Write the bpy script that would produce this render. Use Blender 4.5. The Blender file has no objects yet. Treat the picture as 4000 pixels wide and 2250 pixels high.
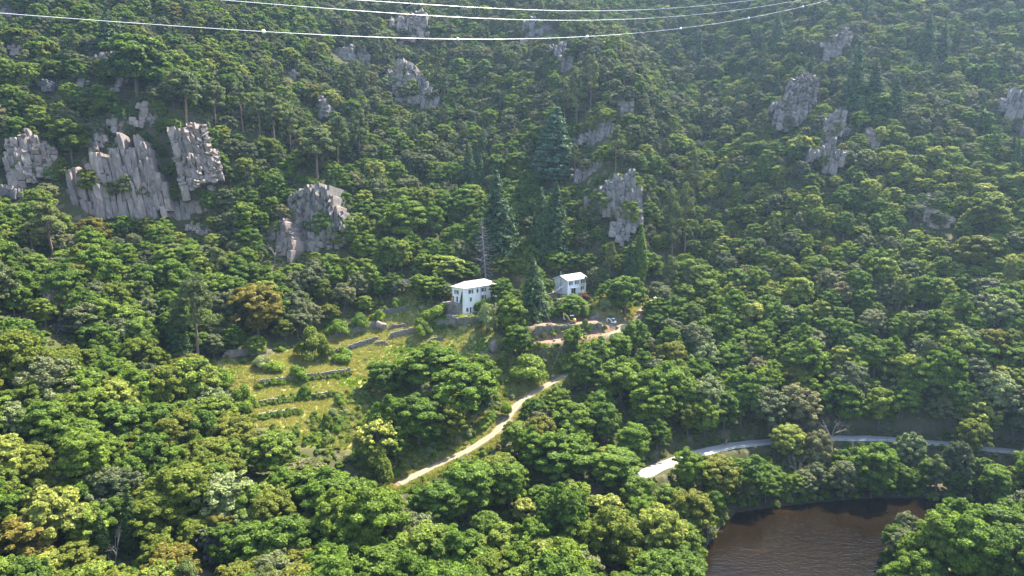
import bpy, bmesh, math, random
import numpy as np
from mathutils import Vector, Matrix

random.seed(11)
R = np.random.default_rng(11)
scene = bpy.context.scene
COL = scene.collection

# ------------------------------------------------------------------ camera
CAMZ, PITCH, FPX = 90.0, math.radians(9.0), 4000 * 24.0 / 36.0
cam_data = bpy.data.cameras.new('camera')
cam_data.sensor_width = 36.0
cam_data.lens = 24.0
cam_data.clip_start, cam_data.clip_end = 1.0, 3000.0
camera = bpy.data.objects.new('camera', cam_data)
camera.location = (0, 0, CAMZ)
camera.rotation_euler = (math.pi / 2 - PITCH, 0, 0)
COL.objects.link(camera)
scene.camera = camera

# ------------------------------------------------------------------ light
SUN_AZ = math.radians(47)          # clockwise from +Y (away from the camera): high on the right, a little behind the hill
SUN_EL = math.radians(57)
world = bpy.data.worlds.new('World')
scene.world = world
world.use_nodes = True
wn = world.node_tree.nodes
sky = wn.new('ShaderNodeTexSky')
sky.sky_type = 'NISHITA'
sky.sun_disc = False
sky.sun_elevation = SUN_EL
sky.sun_rotation = SUN_AZ
world.node_tree.links.new(sky.outputs[0], wn['Background'].inputs[0])
wn['Background'].inputs[1].default_value = 0.15
sun_data = bpy.data.lights.new('sun', 'SUN')
sun_data.energy = 5.0
sun_data.angle = math.radians(0.53)
sun_data.color = (1.0, 0.94, 0.83)
sun = bpy.data.objects.new('sun', sun_data)
SUN_DIR = Vector((math.sin(SUN_AZ) * math.cos(SUN_EL), math.cos(SUN_AZ) * math.cos(SUN_EL), math.sin(SUN_EL)))
sun.rotation_euler = SUN_DIR.to_track_quat('Z', 'Y').to_euler()
sun.location = (100, 100, 400)
COL.objects.link(sun)
scene.view_settings.view_transform = 'Standard'
scene.view_settings.look = 'None'
scene.view_settings.exposure = 2.2
scene.view_settings.gamma = 1.0
scene.view_settings.use_curve_mapping = False
cy = scene.cycles
cy.max_bounces = 5
cy.diffuse_bounces = 3
cy.glossy_bounces = 2
cy.transmission_bounces = 4
cy.transparent_max_bounces = 4
cy.volume_bounces = 0
cy.use_denoising = True
cy.denoising_prefilter = 'ACCURATE'
cy.caustics_reflective = cy.caustics_refractive = False

# ------------------------------------------------------------------ picture <-> place
CP, SP = math.cos(PITCH), math.sin(PITCH)


def ray(px, py):
    """Direction through a pixel of the 4000 x 2250 photograph, depth along the lens axis = 1."""
    x, y = (px - 2000) / FPX, (1125 - py) / FPX
    return np.array((x, CP + y * SP, -SP + y * CP))


def at_y(px, py, Y):
    d = ray(px, py)
    return np.array((0, 0, CAMZ)) + d * (Y / d[1])


def at_depth(px, py, t):
    return np.array((0, 0, CAMZ)) + ray(px, py) * t


def at_z(px, py, z):
    d = ray(px, py)
    return np.array((0, 0, CAMZ)) + d * ((z - CAMZ) / d[2])


def proj(x, y, z):
    dz = z - CAMZ
    t = y * CP - dz * SP
    t = np.maximum(t, 1e-3)
    return 2000 + FPX * x / t, 1125 - FPX * (y * SP + dz * CP) / t, t


def inside(poly, x, y):
    x, y = np.asarray(x, float), np.asarray(y, float)
    out = np.zeros(x.shape, bool)
    n = len(poly)
    for i in range(n):
        x0, y0 = poly[i]
        x1, y1 = poly[(i + 1) % n]
        if y0 == y1:
            continue
        c = ((y0 > y) != (y1 > y)) & (x < (x1 - x0) * (y - y0) / (y1 - y0) + x0)
        out ^= c
    return out


def zoomed(ox, oy, s, pts):
    return [(ox + x / s, oy + y / s) for x, y in pts]


def smooth(a, b, x):
    t = np.clip((x - a) / (b - a), 0, 1)
    return t * t * (3 - 2 * t)


_tab = R.random((256, 256))


def vnoise(x, y):
    xi, yi = np.floor(x).astype(int), np.floor(y).astype(int)
    fx, fy = x - xi, y - yi
    fx, fy = fx * fx * (3 - 2 * fx), fy * fy * (3 - 2 * fy)
    g = lambda i, j: _tab[i & 255, j & 255]
    return (g(xi, yi) * (1 - fx) + g(xi + 1, yi) * fx) * (1 - fy) + (g(xi, yi + 1) * (1 - fx) + g(xi + 1, yi + 1) * fx) * fy


def fbm(x, y, o=4):
    s, a, t = 0, 0.5, 0
    for k in range(o):
        s = s + a * (vnoise(x * 2 ** k + 17.3 * k, y * 2 ** k + 5.1 * k) - 0.5)
        a *= 0.5
    return s * 2


def polydist(poly, X, Y, closed=False):
    """distance to a polyline, side (+ = left of travel), running parameter (segment + fraction)"""
    best = np.full(np.shape(X), 1e9)
    side = np.zeros(np.shape(X))
    par = np.zeros(np.shape(X))
    pts = list(poly) + ([poly[0]] if closed else [])
    for i in range(len(pts) - 1):
        ax, ay = pts[i][:2]
        bx, by = pts[i + 1][:2]
        dx, dy = bx - ax, by - ay
        L2 = dx * dx + dy * dy + 1e-9
        t = np.clip(((X - ax) * dx + (Y - ay) * dy) / L2, 0, 1)
        d = np.hypot(X - ax - t * dx, Y - ay - t * dy)
        m = d < best
        best = np.where(m, d, best)
        side = np.where(m, np.sign(dx * (Y - ay) - dy * (X - ax)), side)
        par = np.where(m, i + t, par)
    return best, side, par


def along(vals, par):
    return np.interp(par, np.arange(len(vals)), vals)


# ------------------------------------------------------------------ mesh helpers
def raw_mesh(name, verts, faces, mats=(), mat_idx=None, smooth_faces=False):
    """verts (n,3), faces (m,k) arrays -> mesh, quickly"""
    verts = np.asarray(verts, np.float32)
    faces = np.asarray(faces, np.int32)
    me = bpy.data.meshes.new(name)
    me.vertices.add(len(verts))
    me.vertices.foreach_set('co', verts.ravel())
    m, k = faces.shape
    me.loops.add(m * k)
    me.loops.foreach_set('vertex_index', faces.ravel())
    me.polygons.add(m)
    me.polygons.foreach_set('loop_start', np.arange(0, m * k, k, dtype=np.int32))
    try:
        me.polygons.foreach_set('loop_total', np.full(m, k, np.int32))
    except Exception:
        pass
    for mt in mats:
        me.materials.append(mt)
    if mat_idx is not None:
        me.polygons.foreach_set('material_index', np.asarray(mat_idx, np.int32))
    me.polygons.foreach_set('use_smooth', np.full(m, smooth_faces, bool))
    me.update(calc_edges=True)
    return me


def link(name, data, parent=None, loc=None, rot=None, scl=None):
    o = bpy.data.objects.new(name, data)
    COL.objects.link(o)
    if parent is not None:
        o.parent = parent
    if loc is not None:
        o.location = loc
    if rot is not None:
        o.rotation_euler = rot
    if scl is not None:
        o.scale = scl
    return o


def tag(o, label=None, cat=None, group=None, kind=None):
    if label:
        o['label'] = label
    if cat:
        o['category'] = cat
    if group:
        o['group'] = group
    if kind:
        o['kind'] = kind
    return o


class MB:
    """collects boxes, tubes and polygons; build() makes one mesh object of them"""

    def __init__(self):
        self.v, self.f = [], []

    def poly(self, pts, faces):
        n = len(self.v)
        self.v += [tuple(p) for p in pts]
        self.f += [tuple(n + i for i in f) for f in faces]
        return self

    def box(self, x0, x1, y0, y1, z0, z1, M=None):
        p = [(x, y, z) for z in (z0, z1) for x, y in ((x0, y0), (x1, y0), (x1, y1), (x0, y1))]
        if M is not None:
            p = [tuple(M @ Vector(q)) for q in p]
        return self.poly(p, [(3, 2, 1, 0), (4, 5, 6, 7), (0, 1, 5, 4), (1, 2, 6, 5), (2, 3, 7, 6), (3, 0, 4, 7)])

    def tube(self, pts, rad, n=6, cap=True):
        pts = [Vector(p) for p in pts]
        if not hasattr(rad, '__len__'):
            rad = [rad] * len(pts)
        base = len(self.v)
        for i, p in enumerate(pts):
            t = (pts[min(i + 1, len(pts) - 1)] - pts[max(i - 1, 0)]).normalized()
            a = t.orthogonal().normalized()
            b = t.cross(a)
            for k in range(n):
                w = 2 * math.pi * k / n
                self.v.append(tuple(p + (a * math.cos(w) + b * math.sin(w)) * rad[i]))
        for i in range(len(pts) - 1):
            for k in range(n):
                k2 = (k + 1) % n
                self.f.append((base + i * n + k, base + i * n + k2, base + (i + 1) * n + k2, base + (i + 1) * n + k))
        if cap:
            self.f.append(tuple(base + k for k in reversed(range(n))))
            self.f.append(tuple(base + (len(pts) - 1) * n + k for k in range(n)))
        return self

    def prism(self, outline, y0, y1):
        """outline in x,z extruded along y"""
        n = len(outline)
        p = [(x, y0, z) for x, z in outline] + [(x, y1, z) for x, z in outline]
        return self.poly(p, [tuple(range(n)), tuple(reversed(range(n, 2 * n)))] + [((i + 1) % n, i, n + i, n + (i + 1) % n) for i in range(n)])

    def mesh(self, name, mat, bevel=0, shade=False):
        me = bpy.data.meshes.new(name)
        me.from_pydata(self.v, [], self.f)
        bm = bmesh.new()
        bm.from_mesh(me)
        bmesh.ops.recalc_face_normals(bm, faces=bm.faces)
        if bevel:
            bmesh.ops.bevel(bm, geom=bm.edges[:], offset=bevel, segments=1, affect='EDGES', clamp_overlap=True)
        bm.to_mesh(me)
        bm.free()
        if shade:
            me.polygons.foreach_set('use_smooth', [True] * len(me.polygons))
        for m in (mat if isinstance(mat, (list, tuple)) else [mat]):
            me.materials.append(m)
        return me

    def build(self, name, mat, parent=None, bevel=0, shade=False, **k):
        return link(name, self.mesh(name, mat, bevel, shade), parent, **k)


# ------------------------------------------------------------------ materials
def new_mat(name):
    m = bpy.data.materials.new(name)
    m.use_nodes = True
    nt = m.node_tree
    return m, nt, nt.nodes['Principled BSDF'], nt.nodes['Material Output']


def node(nt, typ, **k):
    n = nt.nodes.new(typ)
    for a, b in k.items():
        if a == 'ins':
            for i, v in b.items():
                n.inputs[i].default_value = v
        else:
            setattr(n, a, b)
    return n


def ramp(nt, fac, stops):
    r = nt.nodes.new('ShaderNodeValToRGB')
    e = r.color_ramp.elements
    while len(e) < len(stops):
        e.new(0.5)
    for i, (p, c) in enumerate(stops):
        e[i].position = p
        e[i].color = (*c, 1)
    nt.links.new(fac, r.inputs[0])
    return r.outputs[0]


def mixc(nt, fac, a, b, mode='MIX'):
    m = nt.nodes.new('ShaderNodeMix')
    m.data_type = 'RGBA'
    m.blend_type = mode
    for sock, v in ((m.inputs[0], fac), (m.inputs[6], a), (m.inputs[7], b)):
        if isinstance(v, bpy.types.NodeSocket):
            nt.links.new(v, sock)
        elif isinstance(v, (int, float)):
            sock.default_value = v
        else:
            sock.default_value = (*v, 1)
    return m.outputs[2]


def noise(nt, scale, detail=4, coord=None, rough=0.6):
    n = nt.nodes.new('ShaderNodeTexNoise')
    n.inputs['Scale'].default_value = scale
    n.inputs['Detail'].default_value = detail
    n.inputs['Roughness'].default_value = rough
    if coord is not None:
        nt.links.new(coord, n.inputs['Vector'])
    return n.outputs[0]


def coords(nt, kind='Object', scale=None):
    if kind == 'World':
        g = nt.nodes.new('ShaderNodeNewGeometry')
        c = g.outputs['Position']
    else:
        c = nt.nodes.new('ShaderNodeTexCoord').outputs[kind]
    if scale:
        mp = nt.nodes.new('ShaderNodeMapping')
        mp.inputs['Scale'].default_value = scale
        nt.links.new(c, mp.inputs[0])
        c = mp.outputs[0]
    return c


def bump(nt, bsdf, h, strength=0.5, dist=0.1):
    b = nt.nodes.new('ShaderNodeBump')
    b.inputs['Strength'].default_value = strength
    b.inputs['Distance'].default_value = dist
    nt.links.new(h, b.inputs['Height'])
    nt.links.new(b.outputs[0], bsdf.inputs['Normal'])


def paint(name, col, rough=0.7, var=0.15, scale=1.2, metal=0.0, bumps=0.0):
    m, nt, b, o = new_mat(name)
    w = coords(nt, 'World')
    n = noise(nt, scale, 5, w)
    c0 = tuple(x * (1 - var) for x in col)
    c1 = tuple(min(1, x * (1 + var)) for x in col)
    nt.links.new(ramp(nt, n, [(0.3, c0), (0.7, c1)]), b.inputs['Base Color'])
    b.inputs['Roughness'].default_value = rough
    b.inputs['Metallic'].default_value = metal
    if bumps:
        bump(nt, b, noise(nt, scale * 6, 4, w), bumps, 0.05)
    return m


def leaf_mat(name, stops, trans=0.42, var=0.6):
    """foliage: tint from a random number for each plant, light and dark leaves from the mesh"""
    m, nt, b, o = new_mat(name)
    oi = nt.nodes.new('ShaderNodeObjectInfo')
    base = ramp(nt, oi.outputs['Random'], [(p, (c[0] * 1.26, c[1] * 1.22, c[2] * 0.85)) for p, c in stops])
    at = node(nt, 'ShaderNodeAttribute', attribute_name='leaf')
    hsv = nt.nodes.new('ShaderNodeHueSaturation')
    mr = node(nt, 'ShaderNodeMapRange', ins={3: 1 - var, 4: 1 + var})
    nt.links.new(at.outputs['Fac'], mr.inputs[0])
    nt.links.new(base, hsv.inputs['Color'])
    nt.links.new(mr.outputs[0], hsv.inputs['Value'])
    mh = node(nt, 'ShaderNodeMapRange', ins={3: 0.515, 4: 0.485})
    nt.links.new(at.outputs['Fac'], mh.inputs[0])
    nt.links.new(mh.outputs[0], hsv.inputs['Hue'])
    nt.links.new(hsv.outputs[0], b.inputs['Base Color'])
    b.inputs['Roughness'].default_value = 0.6
    b.inputs['Specular IOR Level'].default_value = 0.12
    tr = nt.nodes.new('ShaderNodeBsdfTranslucent')
    tc = mixc(nt, 1.0, hsv.outputs[0], (1.25, 1.35, 0.55), 'MULTIPLY')
    nt.links.new(tc, tr.inputs[0])
    mx = nt.nodes.new('ShaderNodeMixShader')
    mx.inputs[0].default_value = trans
    nt.links.new(b.outputs[0], mx.inputs[1])
    nt.links.new(tr.outputs[0], mx.inputs[2])
    nt.links.new(mx.outputs[0], o.inputs[0])
    return m


def rock_mat(name, base, lichen, scale=0.35):
    m, nt, b, o = new_mat(name)
    w = coords(nt, 'World')
    wv = coords(nt, 'World', (1.0, 1.0, 0.22))
    n1 = noise(nt, scale, 6, wv, 0.65)
    n2 = noise(nt, scale * 5, 6, w, 0.7)
    dark = tuple(c * 0.45 for c in base)
    lite = tuple(min(1, c * 1.3) for c in base)
    c = ramp(nt, n1, [(0.28, dark), (0.46, base), (0.68, lite)])
    c = mixc(nt, ramp(nt, n2, [(0.5, (0, 0, 0)), (0.66, (0.75, 0.75, 0.75))]), c, lichen)
    n3 = noise(nt, 0.12, 3, w)
    c = mixc(nt, ramp(nt, n3, [(0.52, (0, 0, 0)), (0.7, (0.5, 0.5, 0.5))]), c, (base[0] * 1.05, base[1] * 0.78, base[2] * 0.62))
    oi = nt.nodes.new('ShaderNodeObjectInfo')
    c = mixc(nt, 1.0, c, ramp(nt, oi.outputs['Random'], [(0, (0.8, 0.8, 0.82)), (1, (1.12, 1.08, 1.04))]), 'MULTIPLY')
    nt.links.new(c, b.inputs['Base Color'])
    b.inputs['Roughness'].default_value = 0.85
    ad = node(nt, 'ShaderNodeMath', operation='ADD')
    nt.links.new(noise(nt, 1.3, 8, wv, 0.7), ad.inputs[0])
    nt.links.new(n2, ad.inputs[1])
    bump(nt, b, ad.outputs[0], 0.9, 0.35)
    return m


M = {}
M['rock'] = rock_mat('rock', (0.20, 0.160, 0.138), (0.135, 0.124, 0.10))
M['rock_grey'] = rock_mat('rock_grey', (0.165, 0.142, 0.126), (0.118, 0.116, 0.095))
M['rock_dark'] = rock_mat('rock_dark', (0.085, 0.08, 0.08), (0.07, 0.07, 0.06))
M['stone'] = rock_mat('dry_stone', (0.20, 0.172, 0.142), (0.14, 0.138, 0.115), 1.2)
M['bark'] = paint('bark', (0.085, 0.065, 0.05), 0.9, 0.35, 3)
M['bark_pine'] = paint('bark_pine', (0.13, 0.085, 0.06), 0.9, 0.35, 3)
M['deadwood'] = paint('deadwood', (0.19, 0.17, 0.15), 0.9, 0.25, 3)
M['oak'] = leaf_mat('oak_leaves', [(0, (0.058, 0.098, 0.020)), (0.5, (0.080, 0.128, 0.026)), (1, (0.108, 0.150, 0.030))])
M['holm'] = leaf_mat('holm_oak_leaves', [(0, (0.062, 0.076, 0.044)), (0.5, (0.084, 0.098, 0.056)), (0.85, (0.108, 0.118, 0.064)), (1, (0.124, 0.112, 0.064))], 0.25)
M['acacia'] = leaf_mat('acacia_leaves', [(0, (0.064, 0.108, 0.022)), (0.5, (0.086, 0.138, 0.024)), (1, (0.116, 0.160, 0.030))])
M['chestnut'] = leaf_mat('chestnut_leaves', [(0, (0.092, 0.132, 0.026)), (0.5, (0.128, 0.165, 0.036)), (1, (0.180, 0.195, 0.056))])
M['maple'] = leaf_mat('maple_leaves', [(0, (0.078, 0.110, 0.020)), (0.6, (0.100, 0.122, 0.024)), (0.9, (0.112, 0.118, 0.026)), (1, (0.125, 0.108, 0.028))])
M['olive'] = leaf_mat('olive_leaves', [(0, (0.11, 0.138, 0.066)), (1, (0.14, 0.165, 0.082))], 0.2)
M['pine'] = leaf_mat('pine_needles', [(0, (0.062, 0.082, 0.032)), (0.6, (0.080, 0.100, 0.038)), (1, (0.100, 0.112, 0.042))], 0.2)
M['fir'] = leaf_mat('fir_needles', [(0, (0.022, 0.046, 0.022)), (1, (0.040, 0.070, 0.030))], 0.15)
M['cedar'] = leaf_mat('cedar_needles', [(0, (0.036, 0.074, 0.056)), (1, (0.042, 0.082, 0.060))], 0.15)
M['cypress'] = leaf_mat('cypress_needles', [(0, (0.026, 0.046, 0.014)), (1, (0.040, 0.064, 0.016))], 0.15)
M['poplar'] = leaf_mat('poplar_leaves', [(0, (0.075, 0.118, 0.024)), (1, (0.088, 0.135, 0.028))])
M['shrub'] = leaf_mat('shrub_leaves', [(0, (0.066, 0.115, 0.020)), (0.5, (0.098, 0.155, 0.026)), (0.8, (0.130, 0.178, 0.032)), (1, (0.135, 0.150, 0.056))])
M['vine'] = leaf_mat('vine_leaves', [(0, (0.105, 0.18, 0.022)), (1, (0.15, 0.21, 0.030))])
M['redleaf'] = leaf_mat('red_leaves', [(0, (0.10, 0.025, 0.035)), (1, (0.12, 0.03, 0.04))])
M['blossom'] = leaf_mat('blossom', [(0, (0.35, 0.33, 0.12)), (1, (0.38, 0.36, 0.14))])
M['straw'] = leaf_mat('dry_grass', [(0, (0.19, 0.20, 0.068)), (0.5, (0.235, 0.222, 0.10)), (1, (0.26, 0.232, 0.128))], 0.35, 0.25)
# ------------------------------------------------------------------ terrain: heights fitted through points of the hillside
cw = []
for px, py, Y in [
    # slope left and its upper part
    (0, 2250, 124), (0, 1700, 150), (0, 1300, 180), (0, 1000, 215), (0, 750, 245), (0, 520, 262), (0, 300, 285), (0, 0, 340), (-600, 1700, 135), (-600, 900, 200), (-600, 300, 265),
    (700, 2250, 132), (700, 1750, 172), (700, 1400, 208), (700, 1100, 238), (700, 860, 264), (700, 500, 278), (700, 300, 315), (700, 0, 365),
    (400, 900, 252), (400, 620, 266), (1000, 880, 272), (1050, 600, 300),
    # terraces
    (1000, 2250, 138), (1000, 2000, 152), (1000, 1700, 178), (1000, 1560, 197), (1000, 1400, 215), (1000, 1250, 236), (1000, 1080, 255),
    (1400, 2250, 138), (1400, 1900, 168), (1400, 1700, 190), (1400, 1460, 220), (1400, 1311, 241), (1500, 1150, 260), (1500, 950, 284), (1500, 650, 324), (1500, 350, 380), (1500, 0, 465),
    (1700, 1300, 242), (1850, 1285, 240), (1700, 1500, 216), (1900, 1440, 223),
    # middle: track, bottom, houses
    (2000, 1850, 178), (2000, 2250, 140), (2450, 1900, 178), (2500, 1600, 212), (2700, 1400, 240), (2800, 1150, 272), (2900, 900, 305),
    (2150, 1340, 230), (2300, 1320, 232),
    # slope right of the gully
    (3000, 1500, 222), (3000, 1100, 268), (3000, 703, 312), (3000, 300, 380), (3000, 0, 445),
    (3700, 1500, 215), (3700, 1100, 255), (3700, 703, 297), (3700, 300, 360), (3700, 0, 415), (4500, 1100, 240), (4500, 500, 315), (4500, 0, 380),
    # spur crest
    (2510, 1010, 276), (2500, 700, 300), (2487, 384, 336), (2411, 252, 366), (2260, 136, 410), (2100, 0, 470), (2350, 900, 284), (2150, 690, 320), (2114, 504, 350), (2300, 560, 326)]:
    cw.append(tuple(at_y(px, py, Y)))
TRACK_PX = [(1560, 1890, 174), (1680, 1830, 180), (1830, 1760, 186), (1940, 1690, 192), (2010, 1590, 204), (2090, 1530, 211), (2240, 1452, 222), (2400, 1350, 233), (2490, 1270, 243), (2505, 1215, 252), (2560, 1165, 262), (2615, 1128, 275)]
TRACK = [at_y(*p) for p in TRACK_PX]
ROAD = [at_z(x, y, 9.0) for x, y in [(2480, 1870), (2600, 1815), (2690, 1782), (2850, 1742), (3050, 1722), (3250, 1712), (3450, 1715), (3700, 1736), (3980, 1768), (4300, 1812), (4700, 1880)]]
cw += [tuple(p) for p in TRACK] + [tuple(p) for p in ROAD[1:]]
cw += [(-17, 246, 41.6), (-12, 258, 45), (-30, 250, 42), (23, 259, 46.8), (30, 268, 48), (-10, 277, 53), (10, 300, 72), (5, 404, 158),
       (88, 355, 101), (98, 400, 131), (105, 460, 174), (70, 300, 60), (62, 280, 48),
       (16, 470, 206), (110, 560, 250), (0, 600, 290), (-200, 560, 300), (250, 560, 290), (-330, 400, 240), (330, 420, 230),
       # river bed and its near banks
       (60, 150, -2.5), (72, 165, -2.5), (55, 120, -3), (55, 60, -3), (55, 0, -3), (100, 174, -2.5), (140, 174, -2.5), (200, 168, -2.5), (300, 150, -2),
       (38, 145, 1.5), (46, 168, 1.2), (40, 110, 1.8), (20, 90, 3), (0, 50, 4), (-60, 60, 14), (-140, 70, 45), (-250, 100, 95), (-320, 200, 150), (0, -60, 6), (-150, -60, 50),
       (92, 150, 1.5), (108, 152, 2.5), (135, 155, 2.5), (100, 120, 4), (160, 140, 5), (110, 40, 12), (200, 60, 45), (320, 60, 110), (150, -60, 40)]
cw = np.array(cw)


def tps_fit(P):
    q = P[:, :2] / 100
    d = np.hypot(q[:, None, 0] - q[None, :, 0], q[:, None, 1] - q[None, :, 1])
    K = np.where(d > 0, d * d * np.log(d + 1e-12), 0) + np.eye(len(q)) * 0.003
    A = np.zeros((len(q) + 3, len(q) + 3))
    A[:-3, :-3] = K
    A[:-3, -3] = A[-3, :-3] = 1
    A[:-3, -2:] = q
    A[-2:, :-3] = q.T
    return q, np.linalg.solve(A, np.append(P[:, 2], (0, 0, 0)))


def tps(fit, X, Y):
    q, w = fit
    x, y = X / 100, Y / 100
    out = w[-3] + w[-2] * x + w[-1] * y
    for (a, b), k in zip(q, w[:-3]):
        d2 = (x - a) ** 2 + (y - b) ** 2
        out = out + k * 0.5 * d2 * np.log(d2 + 1e-12)
    return out


GX = np.concatenate([np.arange(-340, -100, 2.6), np.arange(-100, 160, 0.95), np.arange(160, 341, 2.6)])
GY = np.concatenate([np.arange(-70, 160, 3.0), np.arange(160, 282, 0.8), np.arange(282, 621, 2.6)])
XX, YY = np.meshgrid(GX, GY)
H = tps(tps_fit(cw), XX, YY)


def hz(x, y):
    """ground height, bilinear"""
    x, y = np.asarray(x, float), np.asarray(y, float)
    i = np.clip(np.searchsorted(GX, x) - 1, 0, len(GX) - 2)
    j = np.clip(np.searchsorted(GY, y) - 1, 0, len(GY) - 2)
    fx = np.clip((x - GX[i]) / (GX[i + 1] - GX[i]), 0, 1)
    fy = np.clip((y - GY[j]) / (GY[j + 1] - GY[j]), 0, 1)
    return (H[j, i] * (1 - fx) + H[j, i + 1] * fx) * (1 - fy) + (H[j + 1, i] * (1 - fx) + H[j + 1, i + 1] * fx) * fy


_T = np.arange(70, 640, 0.4)


def hit(px, py):
    """where the ray through a pixel first meets the ground"""
    d = ray(px, py)
    P = np.array((0, 0, CAMZ))[None] + d[None] * _T[:, None]
    below = P[:, 2] < hz(P[:, 0], P[:, 1])
    k = int(np.argmax(below)) if below.any() else len(_T) - 1
    p = P[k]
    return np.array((p[0], p[1], hz(p[0], p[1])))


# pictures of open places: (polygon in photograph pixels)
TERRACE_PX = [(870, 1450), (1130, 1370), (1300, 1270), (1480, 1230), (1640, 1200), (1760, 1215), (1900, 1270), (1960, 1330), (1870, 1380), (1720, 1370), (1560, 1400), (1470, 1480), (1380, 1530), (1310, 1600), (1150, 1660), (1010, 1670), (930, 1560)]
SCRUB_PX = [(1380, 1540), (1560, 1400), (1720, 1360), (1900, 1390), (2080, 1345), (2280, 1340), (2300, 1400), (2240, 1460), (2090, 1530), (2000, 1590), (1940, 1690), (1680, 1830), (1450, 1880), (1400, 1760), (1150, 1740), (1060, 1690), (1150, 1660), (1310, 1600)]
SOIL_PX = [(2070, 1268), (2200, 1252), (2330, 1246), (2440, 1243), (2530, 1262), (2440, 1285), (2330, 1325), (2160, 1345), (2090, 1340)]
HOUSE_PX = [(1755, 1120), (1880, 1085), (2040, 1090), (2040, 1130), (1960, 1180), (1870, 1225), (1800, 1235), (1760, 1200)]
HOUSE2_PX = [(2150, 1090), (2260, 1062), (2300, 1080), (2290, 1150), (2210, 1160), (2160, 1150)]

px_, py_, _d = proj(XX, YY, H)
open_mask = np.zeros(H.shape)
for poly in (TERRACE_PX, SOIL_PX, HOUSE_PX, HOUSE2_PX, SCRUB_PX):
    open_mask = np.maximum(open_mask, inside(poly, px_, py_) & (YY > 100) & (YY < 300))


def blur(A, n):
    for _ in range(n):
        A = (np.roll(A, 1, 0) + np.roll(A, -1, 0) + np.roll(A, 1, 1) + np.roll(A, -1, 1) + 2 * A) / 6
    return A


POND = [tuple(at_z(x, y, 0)[:2]) for x, y in [(2730, 2250), (2745, 2160), (2800, 2085), (2870, 2000), (3000, 1983), (3200, 1963), (3400, 1948), (3600, 1948), (3740, 1958), (3900, 1968), (4100, 1985)]]
POND += [(200, 176), (338, 165), (338, 140), (200, 150), (150, 163), (112, 161), (92, 156), (84, 142), (86, 100), (88, 40), (88, -68), (28, -68), (32, 60), (39, 110)]
pd, _s, _p = polydist(POND, XX, YY, True)
in_pond = inside(POND, XX, YY)
calm = np.clip(blur(open_mask, 12) + smooth(14, 4, polydist([p[:2] for p in TRACK], XX, YY)[0]) + smooth(16, 5, polydist([p[:2] for p in ROAD], XX, YY)[0]), 0, 1)
H = H + (1 - calm) * smooth(0, 25, np.where(in_pond, 0, pd)) * (5.5 * fbm(XX / 42, YY / 42, 5) + 2.6 * np.abs(fbm(XX / 16 + 9, YY / 30, 3)))
H = H + calm * 0.25 * fbm(XX / 6, YY / 6, 3)
H = np.where(in_pond, np.minimum(H, -0.35 * np.minimum(pd, 6)), np.maximum(H, 0.25 + 0.30 * np.minimum(pd, 5)))


def flatten(line, half, blend):
    global H
    d, s, t = polydist([p[:2] for p in line], XX, YY)
    z = along([p[2] for p in line], t)
    w = smooth(blend, half, d)
    H = H * (1 - w) + z * w


flatten(TRACK, 2.6, 7.0)
flatten(ROAD, 3.6, 6.5)
BENCH = [at_y(2085, 1272, 236), at_y(2200, 1266, 239.5), at_y(2320, 1262, 240), at_y(2420, 1262, 241), at_y(2490, 1270, 243)]
RAMP = [at_y(2085, 1342, 227), at_y(2200, 1330, 229), at_y(2330, 1306, 233), at_y(2440, 1282, 239)]
flatten(RAMP, 2.5, 5.0)
flatten(BENCH, 3.2, 6.0)

# house platforms
TH = math.radians(46.0)
UX = np.array((math.cos(TH), math.sin(TH)))
VX = np.array((-math.sin(TH), math.cos(TH)))
H1 = at_y(1810, 1228, 245.0)
H2 = at_y(2217, 1152, 258.0)


def pad(o, u0, u1, v0, v1, z, blend=4.0):
    global H
    u = (XX - o[0]) * UX[0] + (YY - o[1]) * UX[1]
    v = (XX - o[0]) * VX[0] + (YY - o[1]) * VX[1]
    d = np.hypot(np.maximum(np.maximum(u0 - u, u - u1), 0), np.maximum(np.maximum(v0 - v, v - v1), 0))
    w = smooth(blend, 0.2, d)
    H = H * (1 - w) + z * w


pad(H1, -1, 19, -2.0, 7, H1[2])
pad(H1, 19.5, 32, 3, 12, H1[2] + 3.0)
pad(H2, -2, 17, -2.0, 9, H2[2])

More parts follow.
